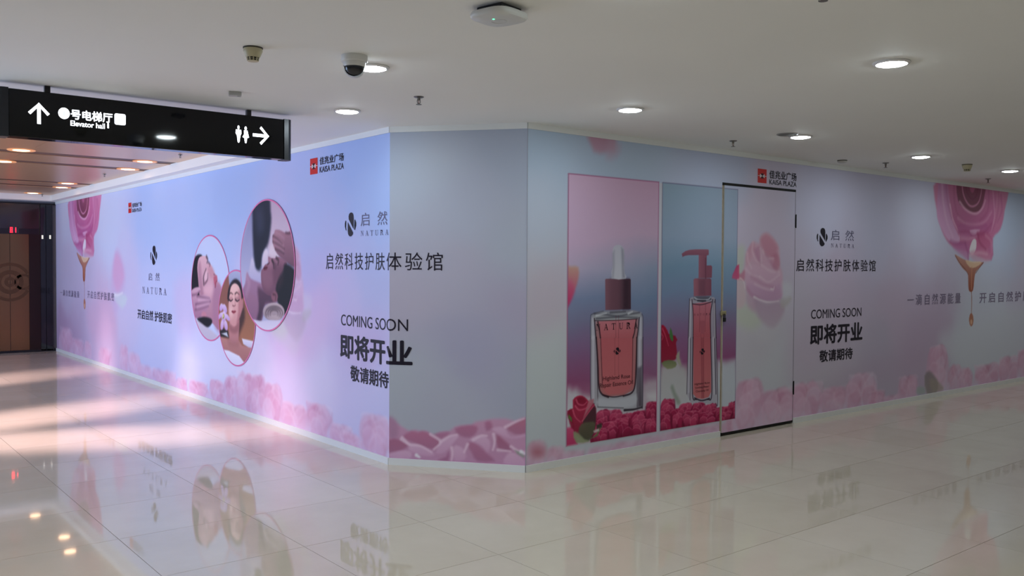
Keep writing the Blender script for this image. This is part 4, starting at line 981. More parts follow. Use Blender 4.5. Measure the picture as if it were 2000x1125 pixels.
def photo_big(c):
    K = conv(PL, 460, 380, 4.018)
    def P(l, col, so=.02, al=1.0, col2=None, smo=3, axis='v'): c.poly(K(l), col, so, al, col2, axis, smo)
    def S(l, col, w=.01, so=.012, al=.8, w1=None): c.stroke(K(l), w, col, w*.4 if w1 is None else w1, so, al)
    c.C[:] = (178, 178, 208)
    P([(40, 420), (140, 60), (150, 480), (120, 640), (50, 760)], (132, 134, 172), .08, 1, (190, 190, 218), 0)
    P([(240, 30), (360, 40), (480, 200), (480, 320), (320, 320), (300, 360), (340, 480), (300, 510), (240, 420)], (190, 164, 186), .05, 1, (216, 200, 212), 0)
    P([(150, 30), (262, 20), (280, 130), (284, 220), (262, 380), (218, 470), (208, 560), (188, 600), (165, 585), (147, 470), (138, 200)], (34, 38, 56), .045, 1, (20, 24, 38))
    P([(160, 120), (215, 110), (225, 260), (180, 300)], (58, 62, 82), .09, .7)
    P([(112, 620), (122, 540), (135, 498), (150, 530), (160, 580), (210, 630), (210, 690), (125, 675)], (212, 204, 218), .03, .95, (176, 170, 204))
    P([(212, 560), (220, 470), (245, 422), (265, 465), (262, 520), (235, 560)], (234, 220, 226), .025, .95, (206, 190, 206))
    P([(265, 480), (290, 380), (310, 400), (345, 480), (320, 510)], (226, 206, 214), .025, .95)
    # shoulder and neck
    P([(50, 800), (80, 700), (95, 610), (125, 660), (215, 700), (330, 760), (330, 850), (230, 870), (210, 990), (120, 1000)], (164, 124, 150), .02, 1, (140, 100, 128))
    P([(180, 730), (230, 750), (320, 800), (300, 860), (240, 860), (205, 985), (172, 985), (185, 860)], (96, 62, 80), .045, .9, (46, 32, 48))
    P([(70, 800), (120, 760), (175, 820), (185, 920), (150, 985), (100, 960)], (158, 114, 136), .035, .8, (136, 96, 122))
    S([(95, 640), (110, 700), (90, 780)], (196, 158, 180), .03, .05, .5)
    # face in profile
    P([(262, 488), (285, 498), (312, 500), (345, 488), (400, 520), (405, 570), (350, 660), (335, 770), (260, 790), (215, 730), (205, 640), (208, 596), (220, 580), (230, 562), (240, 548), (262, 538)], (150, 100, 118), .010, 1, (112, 72, 90))
    P([(262, 488), (290, 500), (330, 505), (320, 560), (270, 560)], (176, 126, 140), .05, .6)
    P([(215, 620), (250, 600), (300, 650), (270, 740), (220, 700)], (142, 96, 112), .06, .7)
    P([(300, 560), (380, 560), (350, 650), (310, 700)], (100, 62, 78), .06, .6)
    P([(224, 580), (238, 562), (256, 568), (250, 588), (230, 594)], (104, 38, 54), .012, .9)
    S([(228, 578), (244, 576), (254, 572)], (60, 20, 32), .006, .006, .8)
    S([(292, 516), (304, 542), (306, 578)], (34, 18, 26), .014, .012, .9); S([(300, 530), (318, 552), (316, 575)], (58, 34, 44), .016, .03, .6)
    S([(326, 498), (342, 518), (338, 548)], (48, 28, 36), .016, .016, .8)
    S([(256, 548), (266, 541), (272, 534)], (64, 32, 44), .008, .010, .8)
    # hand
    P([(310, 300), (318, 278), (350, 278), (400, 300), (445, 292), (480, 420), (480, 565), (430, 548), (380, 510), (345, 480), (318, 440), (296, 372), (296, 330)], (166, 118, 132), .014, 1, (116, 76, 92))
    for l, w in (([(300, 328), (335, 350), (372, 388)], .012), ([(300, 370), (345, 396), (388, 428)], .012), ([(318, 425), (352, 440), (384, 462)], .012), ([(400, 300), (425, 306), (448, 296)], .010)): S(l, (78, 48, 60), w, .016, .8)
    for l in ([(318, 298), (350, 312), (385, 345)], [(304, 348), (340, 366), (380, 400)], [(308, 395), (345, 415), (380, 440)]): S(l, (196, 150, 160), .016, .03, .55)
    # hair
    P([(392, 545), (440, 560), (482, 620), (474, 740), (448, 850), (405, 950), (340, 860), (322, 740), (345, 660), (378, 600)], (20, 15, 22), .03, 1, (12, 11, 18))
    P([(345, 660), (380, 600), (372, 700), (335, 760)], (62, 38, 48), .05, .6)
    P(ell(312, 800, 26, 42), (138, 88, 102), .020, .95, smo=0); S([(300, 782), (320, 792), (318, 828)], (66, 36, 46), .010, .014, .8)
    # rolled towel and sheet
    P(ell(305, 920, 85, 72), (196, 176, 176), .012, 1, (146, 128, 136), smo=0)
    for r in (.84, .62, .40):
        q = ell(308, 930, 78*r, 62*r, 0, 30); c.stroke(K(q[13:]+q[:4]), .012, (92, 76, 82), .008, .012, .8)
        c.stroke(K(q[2:14]), .008, (214, 196, 194), .006, .012, .5)
    P([(120, 975), (200, 992), (280, 985), (395, 990), (380, 1095), (120, 1095)], (206, 200, 222), .014, 1, (226, 222, 238), 0)
def photo_side(c):
    K = conv(PL, 360, 440, 3.88)
    def P(l, col, so=.02, al=1.0, col2=None, smo=3, axis='v'): c.poly(K(l), col, so, al, col2, axis, smo)
    def S(l, col, w=.01, so=.012, al=.8, w1=None): c.stroke(K(l), w, col, w*.4 if w1 is None else w1, so, al)
    c.C[:] = (198, 210, 240)
    P([(40, 700), (120, 720), (260, 840), (280, 900), (200, 920), (40, 800)], (206, 198, 212), .03, 1, (188, 182, 204), 0)
    P([(55, 400), (75, 260), (110, 222), (140, 240), (122, 330), (112, 420), (140, 560), (110, 565), (50, 520)], (24, 18, 28), .02, 1)
    P([(112, 250), (140, 232), (172, 240), (180, 280), (204, 298), (222, 345), (238, 372), (250, 384), (248, 404), (254, 425), (282, 470), (275, 560), (266, 640), (264, 790), (220, 745), (150, 700), (120, 560), (108, 420), (100, 320)], (226, 182, 190), .012, 1, (170, 118, 140))
    P([(105, 320), (125, 280), (135, 420), (150, 540), (122, 540)], (168, 116, 136), .045, .6)
    P([(225, 440), (285, 480), (272, 790), (225, 740), (215, 600)], (172, 122, 148), .06, .8)
    P([(150, 470), (200, 430), (225, 470), (205, 540), (160, 530)], (232, 184, 194), .07, .7)
    P([(178, 322), (206, 312), (230, 350), (226, 398), (196, 392)], (196, 136, 148), .04, .6)
    S([(170, 238), (179, 260), (174, 284)], (56, 34, 46), .018, .016, .85); S([(186, 282), (196, 296), (194, 310)], (74, 46, 60), .014, .016, .75)
    S([(150, 446), (148, 392), (166, 332)], (62, 38, 52), .016, .018, .85); P(ell(166, 385, 12, 38, .1), (236, 198, 204), .025, .7, smo=0); S([(160, 440), (178, 410), (180, 366)], (84, 52, 68), .012, .016, .75)
    P([(224, 392), (246, 380), (253, 412), (244, 440), (240, 468), (228, 440)], (182, 84, 106), .02, .85); S([(236, 470), (240, 436), (250, 418)], (100, 36, 54), .008, .010, .75)
    S([(226, 372), (236, 376)], (120, 68, 84), .010, .012, .7)
    # the therapist's hand
    P([(50, 520), (70, 480), (110, 468), (124, 490), (100, 530), (150, 528), (185, 540), (206, 560), (200, 590), (160, 660), (100, 710), (55, 640)], (212, 170, 186), .015, 1, (162, 112, 142))
    for l in ([(98, 536), (150, 548), (192, 556)], [(88, 600), (148, 586), (200, 576)], [(85, 640), (140, 626), (186, 610)], [(60, 530), (92, 522), (118, 500)]): S(l, (120, 78, 104), .014, .020, .75)
    for l in ([(110, 566), (150, 566), (190, 564)], [(100, 620), (145, 606), (186, 594)]): S(l, (228, 190, 204), .016, .03, .5)
    P(ell(150, 682, 20, 30), (198, 132, 148), .02, .9, smo=0)
    P([(100, 710), (150, 694), (205, 710), (210, 742), (180, 772), (140, 748)], (20, 16, 26), .02, 1)
def photo_front(c):
    K = conv(PL, 360, 440, 3.88)
    def P(l, col, so=.02, al=1.0, col2=None, smo=3, axis='v'): c.poly(K(l), col, so, al, col2, axis, smo)
    def S(l, col, w=.01, so=.012, al=.8, w1=None): c.stroke(K(l), w, col, w*.4 if w1 is None else w1, so, al)
    c.C[:] = (158, 102, 80)
    P([(260, 520), (340, 360), (340, 620), (270, 640)], (142, 90, 78), .05, 1, None, 0)
    P([(334, 320), (444, 320), (448, 480), (400, 415), (345, 470)], (184, 190, 216), .014, 1, (140, 148, 182), 0)
    P([(420, 520), (460, 560), (565, 700), (550, 900), (440, 870), (410, 760)], (140, 92, 72), .03, 1, (168, 112, 82), 0)
    P([(412, 660), (448, 590), (462, 700), (430, 800), (408, 830)], (56, 36, 36), .05, .85)
    P([(338, 480), (366, 422), (398, 408), (430, 440), (444, 500), (442, 560), (338, 580)], (28, 20, 28), .02, 1)
    # shoulders, neck and face
    P([(265, 840), (340, 868), (412, 868), (440, 910), (520, 930), (500, 1000), (450, 1085), (300, 1000)], (190, 134, 126), .015, 1, (158, 102, 104), 0)
    P([(345, 720), (420, 720), (414, 880), (380, 900), (343, 870)], (200, 142, 140), .02, 1, (176, 118, 120), 0)
    P([(346, 752), (380, 772), (420, 730), (414, 800), (380, 820), (350, 800)], (150, 94, 98), .03, .8)
    P([(330, 870), (380, 890), (420, 880), (410, 920), (350, 915)], (150, 96, 98), .05, .5)
    P([(345, 530), (358, 465), (385, 440), (415, 460), (432, 520), (433, 620), (420, 700), (396, 756), (372, 762), (350, 730), (338, 640)], (236, 190, 182), .012, 1, (206, 148, 148))
    P([(414, 500), (434, 520), (440, 610), (425, 700), (398, 756), (412, 650)], (172, 106, 112), .035, .75)
    P(ell(358, 655, 14, 40), (240, 204, 196), .05, .7, smo=0); P(ell(380, 480, 22, 26), (244, 206, 196), .05, .6, smo=0)
    S([(344, 524), (355, 512), (371, 522)], (74, 46, 48), .011, .010, .8); S([(388, 520), (402, 509), (418, 524)], (74, 46, 48), .011, .010, .8)
    P(ell(356, 556, 14, 14), (176, 120, 124), .02, .6, smo=0); P(ell(405, 556, 15, 14), (164, 108, 114), .02, .6, smo=0)
    S([(341, 562), (356, 573), (371, 561)], (40, 22, 30), .012, .008, .9); S([(389, 561), (404, 575), (421, 564)], (40, 22, 30), .012, .008, .9)
    S([(388, 540), (387, 580), (390, 604)], (186, 128, 128), .012, .020, .7); S([(380, 540), (379, 590)], (246, 212, 202), .010, .016, .6); S([(370, 608), (380, 613), (390, 606)], (124, 68, 74), .008, .008, .8)
    P([(361, 652), (370, 645), (378, 648), (386, 645), (395, 653), (380, 669), (368, 664)], (166, 66, 80), .010, .95); S([(363, 654), (378, 657), (394, 654)], (104, 32, 46), .005, .006, .8)
    P([(425, 560), (450, 560), (450, 620), (425, 690)], (190, 128, 130), .02, .9, None, 0)
    # cloths and flower
    P([(440, 858), (535, 880), (524, 932), (490, 925), (450, 900)], (230, 228, 242), .012, 1, (196, 190, 214), 0)
    P([(285, 938), (340, 950), (420, 990), (458, 1042), (440, 1085), (300, 1085)], (230, 230, 246), .012, 1, (214, 212, 236), 0)
    P([(268, 800), (300, 780), (335, 800), (342, 852), (268, 842)], (30, 28, 34), .02, .95, None, 0)
    P([(285, 820), (325, 810), (336, 847)], (206, 214, 222), .012, .95, None, 0)
    for x, y, rx, ry, ro in ((283, 622, 13, 30, .15), (310, 632, 15, 36, -.25), (274, 686, 12, 30, .5), (330, 698, 13, 32, -.5), (290, 752, 12, 42, .1), (318, 758, 13, 40, -.15), (302, 690, 18, 40, 0)):
        P(ell(x, y, rx, ry, ro), (234, 218, 246), .012, .92, (186, 146, 214), 0); S([(x, y-ry*.5), (x, y+ry*.5)], (206, 176, 226), .006, .012, .6)
    P(ell(300, 690, 8, 22), (232, 208, 140), .012, .9, smo=0); S([(296, 705), (305, 690), (300, 675)], (110, 132, 80), .008, .008, .9)
round_photo(circle(375, 448.5, 412, 458, 667), photo_side, .003, 'round photo of a face in profile with a hand at the neck')
round_photo(circle(428, 499, 462, 526.5, 715.5), photo_front, .005, 'round photo of a resting face with a white flower')
round_photo(circle(471, 577, 524, 390, 646), photo_big, .007, 'largest round photo of a face under a hand with a rolled towel')

# ================================================================== THE ELEVATOR END
M_gold = mat('gold_mirror', (116, 88, 62), .2, 1.0)
M_gold2 = mat('etched_gold', (100, 75, 58), .5, .9)
M_blackglass = mat('black_glass', (12, 11, 14), .06, 0, .6)
M_brownglass = mat('brown_glass', (52, 36, 36), .08, .3, .6)
M_greywall = mat('grey_stone', (122, 122, 130), .6, noise=.05)
def ex(x, y=550): return PE.px(x, y)[0]
wb = MB().box((-3.2, UFAR+.06, 0), (VL+.1, UFAR+.2, H)).build('wall_back', M_greywall); tag(wb, kind='structure')
def epart(name, x0, x1, z0, z1, m, parent, t=.02, back=.06):
    return MB().box((ex(x0), UFAR+back-t, z0), (ex(x1), UFAR+back, z1)).build(name, m, parent)
zt = PE.px(50, 398)[1]; zd = PE.px(40, 457)[1]
el = empty('door_2', (ex(20), UFAR, 0)); tag(el, kind='structure')
def eld(name, x0, x1, z0, z1, m, t, back=.06, bevel=0.0):
    return MB().box((x0, UFAR+back-t, z0), (x1, UFAR+back, z1), bevel).build(name, m, el, rel=el.location)
seam, dr = ex(20.5), ex(58)
W_ = dr-seam
eld('door_panel', seam-W_-.35, seam-.004, .04, zd, M_gold, .02)
eld('door_panel', seam+.004, dr, .04, zd, M_gold, .02)
eld('jamb', dr, ex(80), .02, zd, mat('dark_bronze', (44, 26, 24), .25, .6), .035)
tr = eld('transom', seam-1.6, ex(78), zd, zt, M_brownglass, .03)
eld('header_band', seam-1.6, ex(78), zd+.0, zd+.10, mat('dark_band', (34, 26, 30), .2, .4), .04)
eld('side_column', ex(80), ex(90), .02, zt, M_blackglass, .05)
eld('side_column', ex(91), ex(103.5), .02, zt, M_blackglass, .05)
eld('sill', seam-1.6, VL, 0, .04, M_darkmetal, .05)
eld('top_band', seam-1.6, VL, zt, zt+.025, M_darkmetal, .04)
# etched rings across both leaves
def ring(cx, cz, r0, r1, x0, x1, n=64):
    bm = bmesh.new()
    for i in range(n):
        a0, a1 = 2*math.pi*i/n, 2*math.pi*(i+1)/n
        P = [(cx+r*math.cos(a), cz+r*math.sin(a)) for r, a in ((r0, a0), (r1, a0), (r1, a1), (r0, a1))]
        if min(p[0] for p in P) < x0 or max(p[0] for p in P) > x1: continue
        v = [bm.verts.new((x, UFAR+.0385, z)) for x, z in P]
        w = [bm.verts.new((x, UFAR+.041, z)) for x, z in P]
        bm.faces.new(v)
        for k in range(4): bm.faces.new((v[k], w[k], w[(k+1) % 4], v[(k+1) % 4]))
    bmesh.ops.recalc_face_normals(bm, faces=bm.faces)
    bmesh.ops.translate(bm, verts=bm.verts, vec=-Vector(el.location))
    me = bpy.data.meshes.new('emblem_ring'); bm.to_mesh(me); bm.free(); link('emblem_ring', me, M_gold2, el)
cz = PE.px(20, 551)[1]; rr = (PE.px(20, 514)[1]-PE.px(20, 590)[1])/2
for r0, r1 in ((.84, 1.0), (.40, .62), (.10, .26)): ring(seam, cz, rr*r0, rr*r1, seam-2, dr+.01)
ring(seam+rr*.62, cz, rr*.30, rr*.42, seam-2, dr+.05)
# floor indicator
M_led = mat('red_led', (255, 40, 50), .5, emit=(255, 40, 60), strength=2.5)
x0, zc = ex(20), PE.px(27, 449)[1]
MB().box((ex(18), UFAR+.015, zc-.055), (ex(38), UFAR+.022, zc+.055)).build('display', M_blackglass, el, rel=el.location)
def seg_digit(x, z, w, h, segs):
    S = {'a': ((0, 1), (1, 1)), 'b': ((1, .5), (1, 1)), 'c': ((1, 0), (1, .5)), 'd': ((0, 0), (1, 0)), 'e': ((0, 0), (0, .5)), 'f': ((0, .5), (0, 1)), 'g': ((0, .5), (1, .5))}
    mb = MB()
    for k in segs:
        (a, b), (p, q) = S[k]
        mb.box((x+a*w-.007, UFAR+.012, z+b*h-.007), (x+p*w+.007, UFAR+.0149, z+q*h+.007))
    mb.build('display_digit', M_led, el, rel=el.location)
seg_digit(ex(21.5), zc-.04, .028, .08, 'abcdefg'); seg_digit(ex(30.5), zc-.04, .012, .08, 'bc')
# highlights of the glossy black columns, built as faintly glowing blocks
for xx in (83, 98):
    p = PE.px(xx, 463)
    MB().box((p[0]-.014, UFAR-.004, p[1]-.035), (p[0]+.014, UFAR+.012, p[1]+.035), .004).build('column_highlight', mat('highlight_white', (230, 230, 215), .4, emit=(255, 250, 225), strength=.5), el, rel=el.location)

# ================================================================== HANGING SIGN
US = 6.2
PS = Plane((0, US), (1, 0), (0, -1))
SV0, SV1, SZ0, SZ1 = 1.035, 2.836, 2.408, 2.702
sg = empty('hanging_sign', (1.95, US+.06, SZ0))
tag(sg, 'long black backlit sign with white arrows hanging under the ceiling', 'sign')
rs = sg.location
M_signglass = mat('sign_black_glass', (5, 6, 9), .05, 0, .3)
M_signcap = mat('sign_grey_cap', (44, 45, 49), .35, .6)
M_glow = mat('sign_white_light', (255, 255, 255), .5, emit=(240, 246, 255), strength=3.2)
M_glowdim = mat('sign_pale_light', (235, 240, 246), .5, emit=(225, 235, 245), strength=.85)
MB().box((SV0, US, SZ0), (SV1, US+.11, SZ1), .006).build('housing', M_signglass, sg, rel=rs)
for v, d in ((SV0, -1), (SV1, 1)):
    pr = [(0, -.004), (.035, -.002), (.058, .012), (.068, .035), (.068, .075), (.058, .10), (.035, .112), (0, .114)]
    MB().prism([(v+d*a, US+b, SZ0-.004) for a, b in pr], (0, 0, SZ1-SZ0+.008)).build('end_cap', M_signcap, sg, rel=rs)
for x, y in ((95, 176), (490, 221)):
    s = PS.px(x, y)[0]
    MB().box((s-.016, US+.03, SZ1-.002), (s+.016, US+.06, H+.002)).build('hanger', M_darkmetal, sg, rel=rs)
def sgput(name, geo, box, m=None, off=.0035, label=None): return put(name, geo, box, m or M_glow, sg, PS, off, label)
def arrow_geo(turn):
    w = .085
    pl = [[(.5-w, 0), (.5+w, 0), (.5+w, .86), (.5-w, .86)], [(.5, 1.0), (.5+w*.9, .92), (.11, .42), (.0, .52)], [(.5, 1.0), (.5-w*.9, .92), (.89, .42), (1.0, .52)]]
    if turn: pl = [[(y, 1-x) for x, y in p] for p in pl]
    return polys_geo(pl)
sgput('arrow', arrow_geo(False), pbox(PS, 54.5, 97, 201, 242, 75), label='glowing arrow pointing up')
sgput('arrow', arrow_geo(True), pbox(PS, 493.5, 525, 247, 283, 510), label='glowing arrow pointing right')
a = np.linspace(0, 2*math.pi, 32, endpoint=False)
sgput('number_disc', polys_geo([[(.5+.5*math.cos(t), .5+.5*math.sin(t)) for t in a]]), pbox(PS, 113.5, 136, 210.5, 232.5, 125))
sgput('number', text_geo('1', .01), pbox(PS, 123.2, 126.3, 216, 227, 125), M_glowdim, .0045)
sgput('lettering', text_geo('号电梯厅', .02), pbox(PS, 138, 219.5, 213, 232.8, 138))
sgput('lettering', text_geo('Elevator hall', .012), pbox(PS, 137.5, 204.5, 235.2, 245.6, 137.5))
sgput('number', text_geo('1', .012), pbox(PS, 209.3, 212.5, 240.8, 250.4, 210.5))
def rrect(r=.14):
    p = []
    for cx, cy, a0 in ((1-r, 1-r, 0), (r, 1-r, 90), (r, r, 180), (1-r, r, 270)):
        for k in range(5):
            t = math.radians(a0+k*22.5); p.append((cx+r*math.cos(t), cy+r*math.sin(t)))
    return p
bx = pbox(PS, 223.5, 245, 222.5, 244, 234)
sgput('elevator_pictogram', polys_geo([rrect()]), bx)
sgput('pictogram_figures', polys_geo([[(.22, .2), (.26, .2), (.26, .7), (.22, .7)], [(.74, .2), (.78, .2), (.78, .7), (.74, .7)], [(.34, .2), (.46, .2), (.46, .6), (.34, .6)], [(.54, .2), (.66, .2), (.66, .6), (.54, .6)], [(.22, .70), (.78, .70), (.78, .74), (.22, .74)]]), bx, M_glowdim, .0045)
disc = [(.5+.17*math.cos(t), .885+.115*math.sin(t)) for t in np.linspace(0, 2*math.pi, 14, endpoint=False)]
sgput('man_pictogram', polys_geo([disc, [(.08, .76), (.92, .76), (.98, .55), (.78, .42), (.66, .05), (.5, 0), (.36, .05), (.24, .42), (.02, .55)]]), pbox(PS, 459.5, 471.5, 245, 279, 465))
sgput('woman_pictogram', polys_geo([disc, [(.25, .76), (.75, .76), (.68, .58), (.98, .36), (.70, .30), (.62, .03), (.5, 0), (.40, .03), (.30, .30), (.02, .36), (.32, .58)]]), pbox(PS, 473, 486, 247, 280, 479))

# ================================================================== LAMPS AND CEILING FITTINGS
M_ring = mat('lamp_ring', (225, 225, 225), .35)
M_lamp = mat('lamp_diffuser', (255, 255, 255), .5, emit=(236, 250, 253), strength=DOWN_L)
M_warm = mat('warm_lamp_diffuser', (255, 230, 200), .5, emit=(255, 205, 158), strength=WARM_L)
def downlight_parts(R, m):
    a = MB().lathe([(R*1.0, .004), (R*1.16, .001), (R*1.2, -.004), (R*1.12, -.010), (R*.98, -.012), (R*.96, -.004)], 28)
    ra = a.build('trim_ring', M_ring, None, True)
    b = MB().lathe([(R*.97, -.006), (R*.90, -.014), (R*.6, -.019), (0, -.022)], 16)
    rb = b.build('diffuser', m, None, True)
    return ra, rb
def place_lamp(proto, loc, label, group, name='downlight'):
    e = empty(name, loc); tag(e, label, 'ceiling light', group)
    for i, p in enumerate(proto):
        o = p if p.parent is None and p.get('used') is None else p.copy()
        if o is p: p['used'] = 1
        else: COL.objects.link(o)
        o.parent = e
        if 'used' in o and o is not p: del o['used']
    return e
white = downlight_parts(.082, M_lamp)
LAMPS = [(4.65, 2.48, 'white downlight nearest the camera at upper right of the ceiling'), (4.63, 4.40, 'white downlight in front of the chamfered hoarding corner'),
         (6.68, 4.36, 'white downlight beside a grey speaker disc above the hoarding door'), (8.76, 4.35, 'white downlight between the door logo and the dripping rose'),
         (10.78, 4.32, 'white downlight at the far right edge of the view'), (3.13, 5.78, 'white downlight above the left wall next to the black sign'),
         (2.55, 4.42, 'white downlight directly behind the dome camera'), (2.62, 2.46, 'white downlight at the top edge beside the access point')]
for x, y, l in LAMPS: place_lamp(white, (x, y, H), l, 'white ceiling downlights')
# further lamps of the same grid, over the hall beside and behind the viewer
for x, y in [(0.5, 4.4), (0.5, 2.45), (-1.6, 2.45), (-1.6, 4.4), (12.85, 4.3), (14.9, 4.3),
             (-1.6, .5), (0.5, .5), (2.6, .5), (0.5, -1.5), (2.6, -1.5), (-1.6, -1.5)]:
    o = area_light('hall_lamp', (x, y, H-.012), (x, y, 0), .16, .16, math.pi*DOWN_L*math.pi*.08**2, (.90, .97, 1.0))
    o.data.shape = 'DISK'
M_warmref = mat('warm_reflector_glow', (230, 170, 120), .4, .5, emit=(255, 176, 112), strength=.4)  # own glow stands for lamp light caught in the reflector
def warm_parts(R):
    a = MB().lathe([(R*1.0, .004), (R*1.08, -.002), (R*1.0, -.008), (R*.62, -.004)], 28).build('reflector_glow_ring', M_warmref, None, True)
    b = MB().lathe([(R*.66, -.005), (R*.4, -.010), (0, -.012)], 16).build('diffuser', M_warm, None, True)
    return a, b
warm = warm_parts(.13)
for x, y, l in [(1.93, 10.85, 'warm downlight in the bronze ceiling nearest the sign, at left'), (3.28, 11.05, 'warm downlight on the first bronze slot next to the left wall'),
                (1.98, 12.2, 'warm downlight on the second bronze slot at the left edge'), (3.38, 12.1, 'warm downlight on the second bronze slot next to the left wall'),
                (3.28, 14.9, 'warm downlight on the third bronze slot next to the left wall'), (3.38, 15.75, 'warm downlight on the fourth bronze slot next to the left wall'),
                (3.27, 17.4, 'warm downlight closest to the elevator doors')]:
    place_lamp(warm, (x, y, ZBR-.012), l, 'warm lamps in the bronze ceiling')

def at_ceiling(x, y, z=H): 
    p = on_z(x, y, z); return (p[0], p[1], z)
# wireless access point
p = at_ceiling(975, 16)
ap = empty('access_point', p, math.radians(12)); tag(ap, 'white rounded wireless access point with a green light on the ceiling', 'access point')
b = MB(); n = 48; prof = [(.80, -.020), (.97, -.024), (1.0, -.034), (.985, -.043), (.93, -.050), (.6, -.055), (.0, -.057)]
rings = []
def sq(t, r):
    k = 3.6; cx, sx = math.cos(t), math.sin(t); d = (abs(cx)**k+abs(sx)**k)**(-1/k); return (r*d*cx, r*d*sx)
for k, z in prof: rings.append([b.bm.verts.new((*sq(2*math.pi*i/n, .108*k), z)) for i in range(n)] if k > 0 else [b.bm.verts.new((0, 0, z))])
b.bm.faces.new(rings[0])
for A, B in zip(rings, rings[1:]):
    for i in range(n):
        j = (i+1) % n
        if len(B) == 1: b.bm.faces.new((A[i], A[j], B[0]))
        else: b.bm.faces.new((A[i], A[j], B[j], B[i]))
b.build('cover', mat('ap_plastic', (205, 205, 202), .4), ap, True)
MB().box((-.07, -.07, -.021), (.07, .07, .0), .006).build('mount_shade_plate', mat('dark_plastic_and_shade', (24, 24, 26), .6), ap)  # plate coloured near black for the shadow gap above the cover
q = MB().lathe([(.0055, -.0535), (.005, -.0585), (0, -.0595)], 12).build('status_light', mat('green_led', (80, 255, 170), .4, emit=(70, 255, 160), strength=4), ap, True)
inv = Matrix.Rotation(-math.radians(12), 4, 'Z') @ Vector((*(on_z(964, 37, H-.055)-np.array(p))[:2], 0)); q.location = (inv.x, inv.y, .002)
MB().lathe([(.035, -.0548), (.034, -.0572), (.033, -.0548)], 28).build('cover_ring', MATS['ap_plastic'], ap, True)

# smoke detectors
def smoke_detector(loc, label, s=1.0):
    e = empty('smoke_detector', loc); tag(e, label, 'smoke detector', 'smoke detectors')
    MB().lathe([(.050*s, 0), (.050*s, -.006*s), (.046*s, -.007*s)], 28).build('base_ring', mat('detector_shadow', (70, 66, 58), .7), e, True)
    MB().lathe([(.047*s, -.006*s), (.049*s, -.018*s), (.046*s, -.026*s), (.036*s, -.048*s), (.033*s, -.051*s), (0, -.051*s)], 28).build('body', mat('aged_plastic', (190, 182, 150), .5), e, True)
    MB().lathe([(.027*s, -.050*s), (.025*s, -.068*s), (0, -.068*s)], 24).build('dark_chamber', mat('dark_plastic_and_shade', (24, 24, 26), .6), e, True)
    rb = MB()
    for i in range(10):
        t = 2*math.pi*i/10; rb.tube((.031*s*math.cos(t), .031*s*math.sin(t), -.050*s), (.027*s*math.cos(t), .027*s*math.sin(t), -.069*s), .0028*s, 6)
    rb.lathe([(.0300*s, -.0585*s), (.0305*s, -.0605*s), (.0285*s, -.0605*s)], 24)
    rb.build('cage', MATS['aged_plastic'], e)
    MB().lathe([(.0285*s, -.067*s), (.026*s, -.071*s), (0, -.073*s)], 24).build('bottom_cap', MATS['aged_plastic'], e, True)
smoke_detector(at_ceiling(494, 93), 'yellowed smoke detector above the black sign')
smoke_detector(at_ceiling(1889, 321), 'yellowed smoke detector near the dripping rose on the right', 1.05)
# dome camera
p = at_ceiling(692, 109)
dc = empty('dome_camera', p); tag(dc, 'white dome security camera with a dark lens dome', 'security camera')
MB().lathe([(.070, 0), (.071, -.030), (.068, -.034), (.060, -.036), (.0, -.036)], 36).build('base', mat('camera_white', (215, 215, 212), .4), dc, True)
MB().lathe([(.060, -.034), (.059, -.052), (.055, -.060), (.050, -.060)], 36).build('collar', MATS['camera_white'], dc, True)
MB().lathe([(.0535, -.056)]+[(.0535*math.cos(t), -.060-.050*math.sin(t)) for t in np.linspace(0.05, math.pi/2-.001, 9)]+[(0, -.110)], 32).build('lens_dome', mat('smoked_dome', (22, 26, 36), .08, 0, .6), dc, True)
# white eyelid running under the dome
v = np.array(p)-CAM; ang = math.atan2(v[1], v[0])
eb = MB(); px_ = []
for t in np.linspace(-math.pi*.5, math.pi*.5, 17): px_.append((math.sin(t)*.0575, -.056-math.cos(t)*.058))
for (a0, z0), (a1, z1) in zip(px_, px_[1:]):
    d = Vector((-math.sin(ang), math.cos(ang), 0)); w = Vector((math.cos(ang), math.sin(ang), 0))*.028
    P = [d*a0+Vector((0, 0, z0))-w*.55, d*a1+Vector((0, 0, z1))-w*.55, d*a1+Vector((0, 0, z1))+w*.6, d*a0+Vector((0, 0, z0))+w*.6]
    eb.prism([tuple(k) for k in P], Vector((0, 0, -.003)))
eb.build('eyelid', MATS['camera_white'], dc)
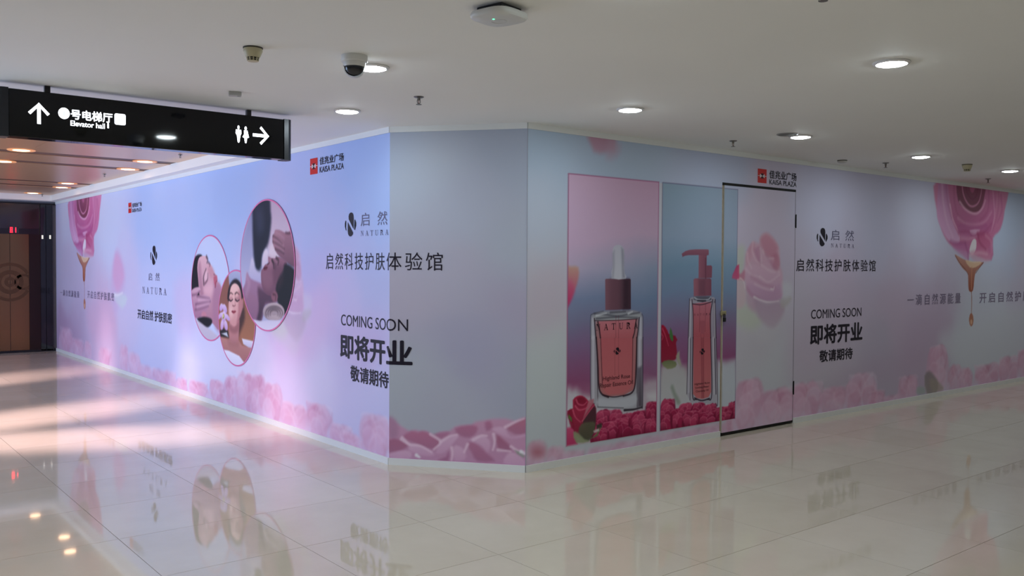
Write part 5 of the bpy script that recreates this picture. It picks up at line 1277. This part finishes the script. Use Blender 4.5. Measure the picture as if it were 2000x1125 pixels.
# sprinklers
M_chrome = mat('dull_chrome', (120, 116, 110), .35, .9)
def sprinkler(loc, label, sc=1.0):
    e = empty('sprinkler', loc); e.scale = (sc, sc, sc); tag(e, label, 'sprinkler', 'fire sprinklers')
    MB().lathe([(.034, .002), (.034, -.003), (.026, -.007), (.014, -.008), (0, -.008)], 20).build('flange', M_chrome, e, True)
    MB().lathe([(.011, -.006), (.011, -.020), (.008, -.024), (0, -.024)], 12).build('body', M_chrome, e, True)
    fr = MB()
    for s in (-1, 1): fr.tube((s*.010, 0, -.020), (s*.012, 0, -.036), .0028, 6).tube((s*.012, 0, -.036), (s*.003, 0, -.050), .0028, 6)
    fr.build('frame', M_chrome, e)
    MB().tube((0, 0, -.022), (0, 0, -.046), .0024, 8).build('glass_bulb', mat('red_glass', (120, 24, 24), .2), e)
    MB().lathe([(.0, -.049), (.019, -.050), (.019, -.053), (0, -.054)], 16).build('deflector', M_chrome, e, True)
for x, y, l in [(818, 189, 'sprinkler above the left hoarding corner'), (1432, 275, 'sprinkler above the hoarding door, left of the lamp'), (1730, 318, 'sprinkler above the right wall between two lamps'),
                (1930, 349, 'sprinkler above the dripping rose at far right'), (1608, -24, 'sprinkler cut off by the top edge of the view')]:
    sprinkler(at_ceiling(x, y), l)
for x, y, l in [(352, 302, 'small sprinkler in the bronze ceiling near the sign'), (204, 340, 'small sprinkler in the middle of the bronze ceiling'), (74, 382, 'small sprinkler in the bronze ceiling by the elevator')]:
    q = on_z(x, y, ZBR-.012); sprinkler((q[0], min(q[1], RU1-.1), ZBR-.012), l, .7)
# small square sensor, speaker disc, flat detector
p = at_ceiling(459, 180)
e = empty('ceiling_sensor', p, math.radians(-20)); tag(e, 'small grey square sensor near the black sign', 'sensor')
MB().box((-.040, -.030, -.026), (.040, .030, 0), .004).build('case', mat('sensor_grey', (176, 176, 176), .5), e)
MB().box((-.034, -.026, -.004), (.034, .026, -.0005)).build('back_plate', MATS['dark_plastic_and_shade'], e)
MB().lathe([(.010, -.025), (.009, -.031), (0, -.033)], 12, (.022, -.012, 0)).build('indicator', MATS['sensor_grey'], e, True)
p = at_ceiling(1538, 262)
e = empty('speaker_disc', p); tag(e, 'flat grey ceiling speaker disc beside a downlight', 'speaker')
MB().lathe([(.088, .001), (.088, -.005), (.080, -.007), (.076, -.006)], 32).build('rim', mat('speaker_rim', (150, 150, 146), .5), e, True)
MB().lathe([(.078, -.004), (.04, -.007), (0, -.008)], 32).build('grille', mat('speaker_grille', (112, 112, 108), .7), e, True)
p = at_ceiling(1645, 313)
e = empty('flat_detector', p); tag(e, 'small flat round detector close to the right wall', 'detector')
MB().lathe([(.050, 0), (.050, -.008), (.046, -.009)], 24).build('base', MATS['detector_shadow'], e, True)
MB().lathe([(.048, -.007), (.046, -.022), (.036, -.027), (0, -.028)], 24).build('cover', mat('detector_white', (190, 188, 182), .5), e, True)
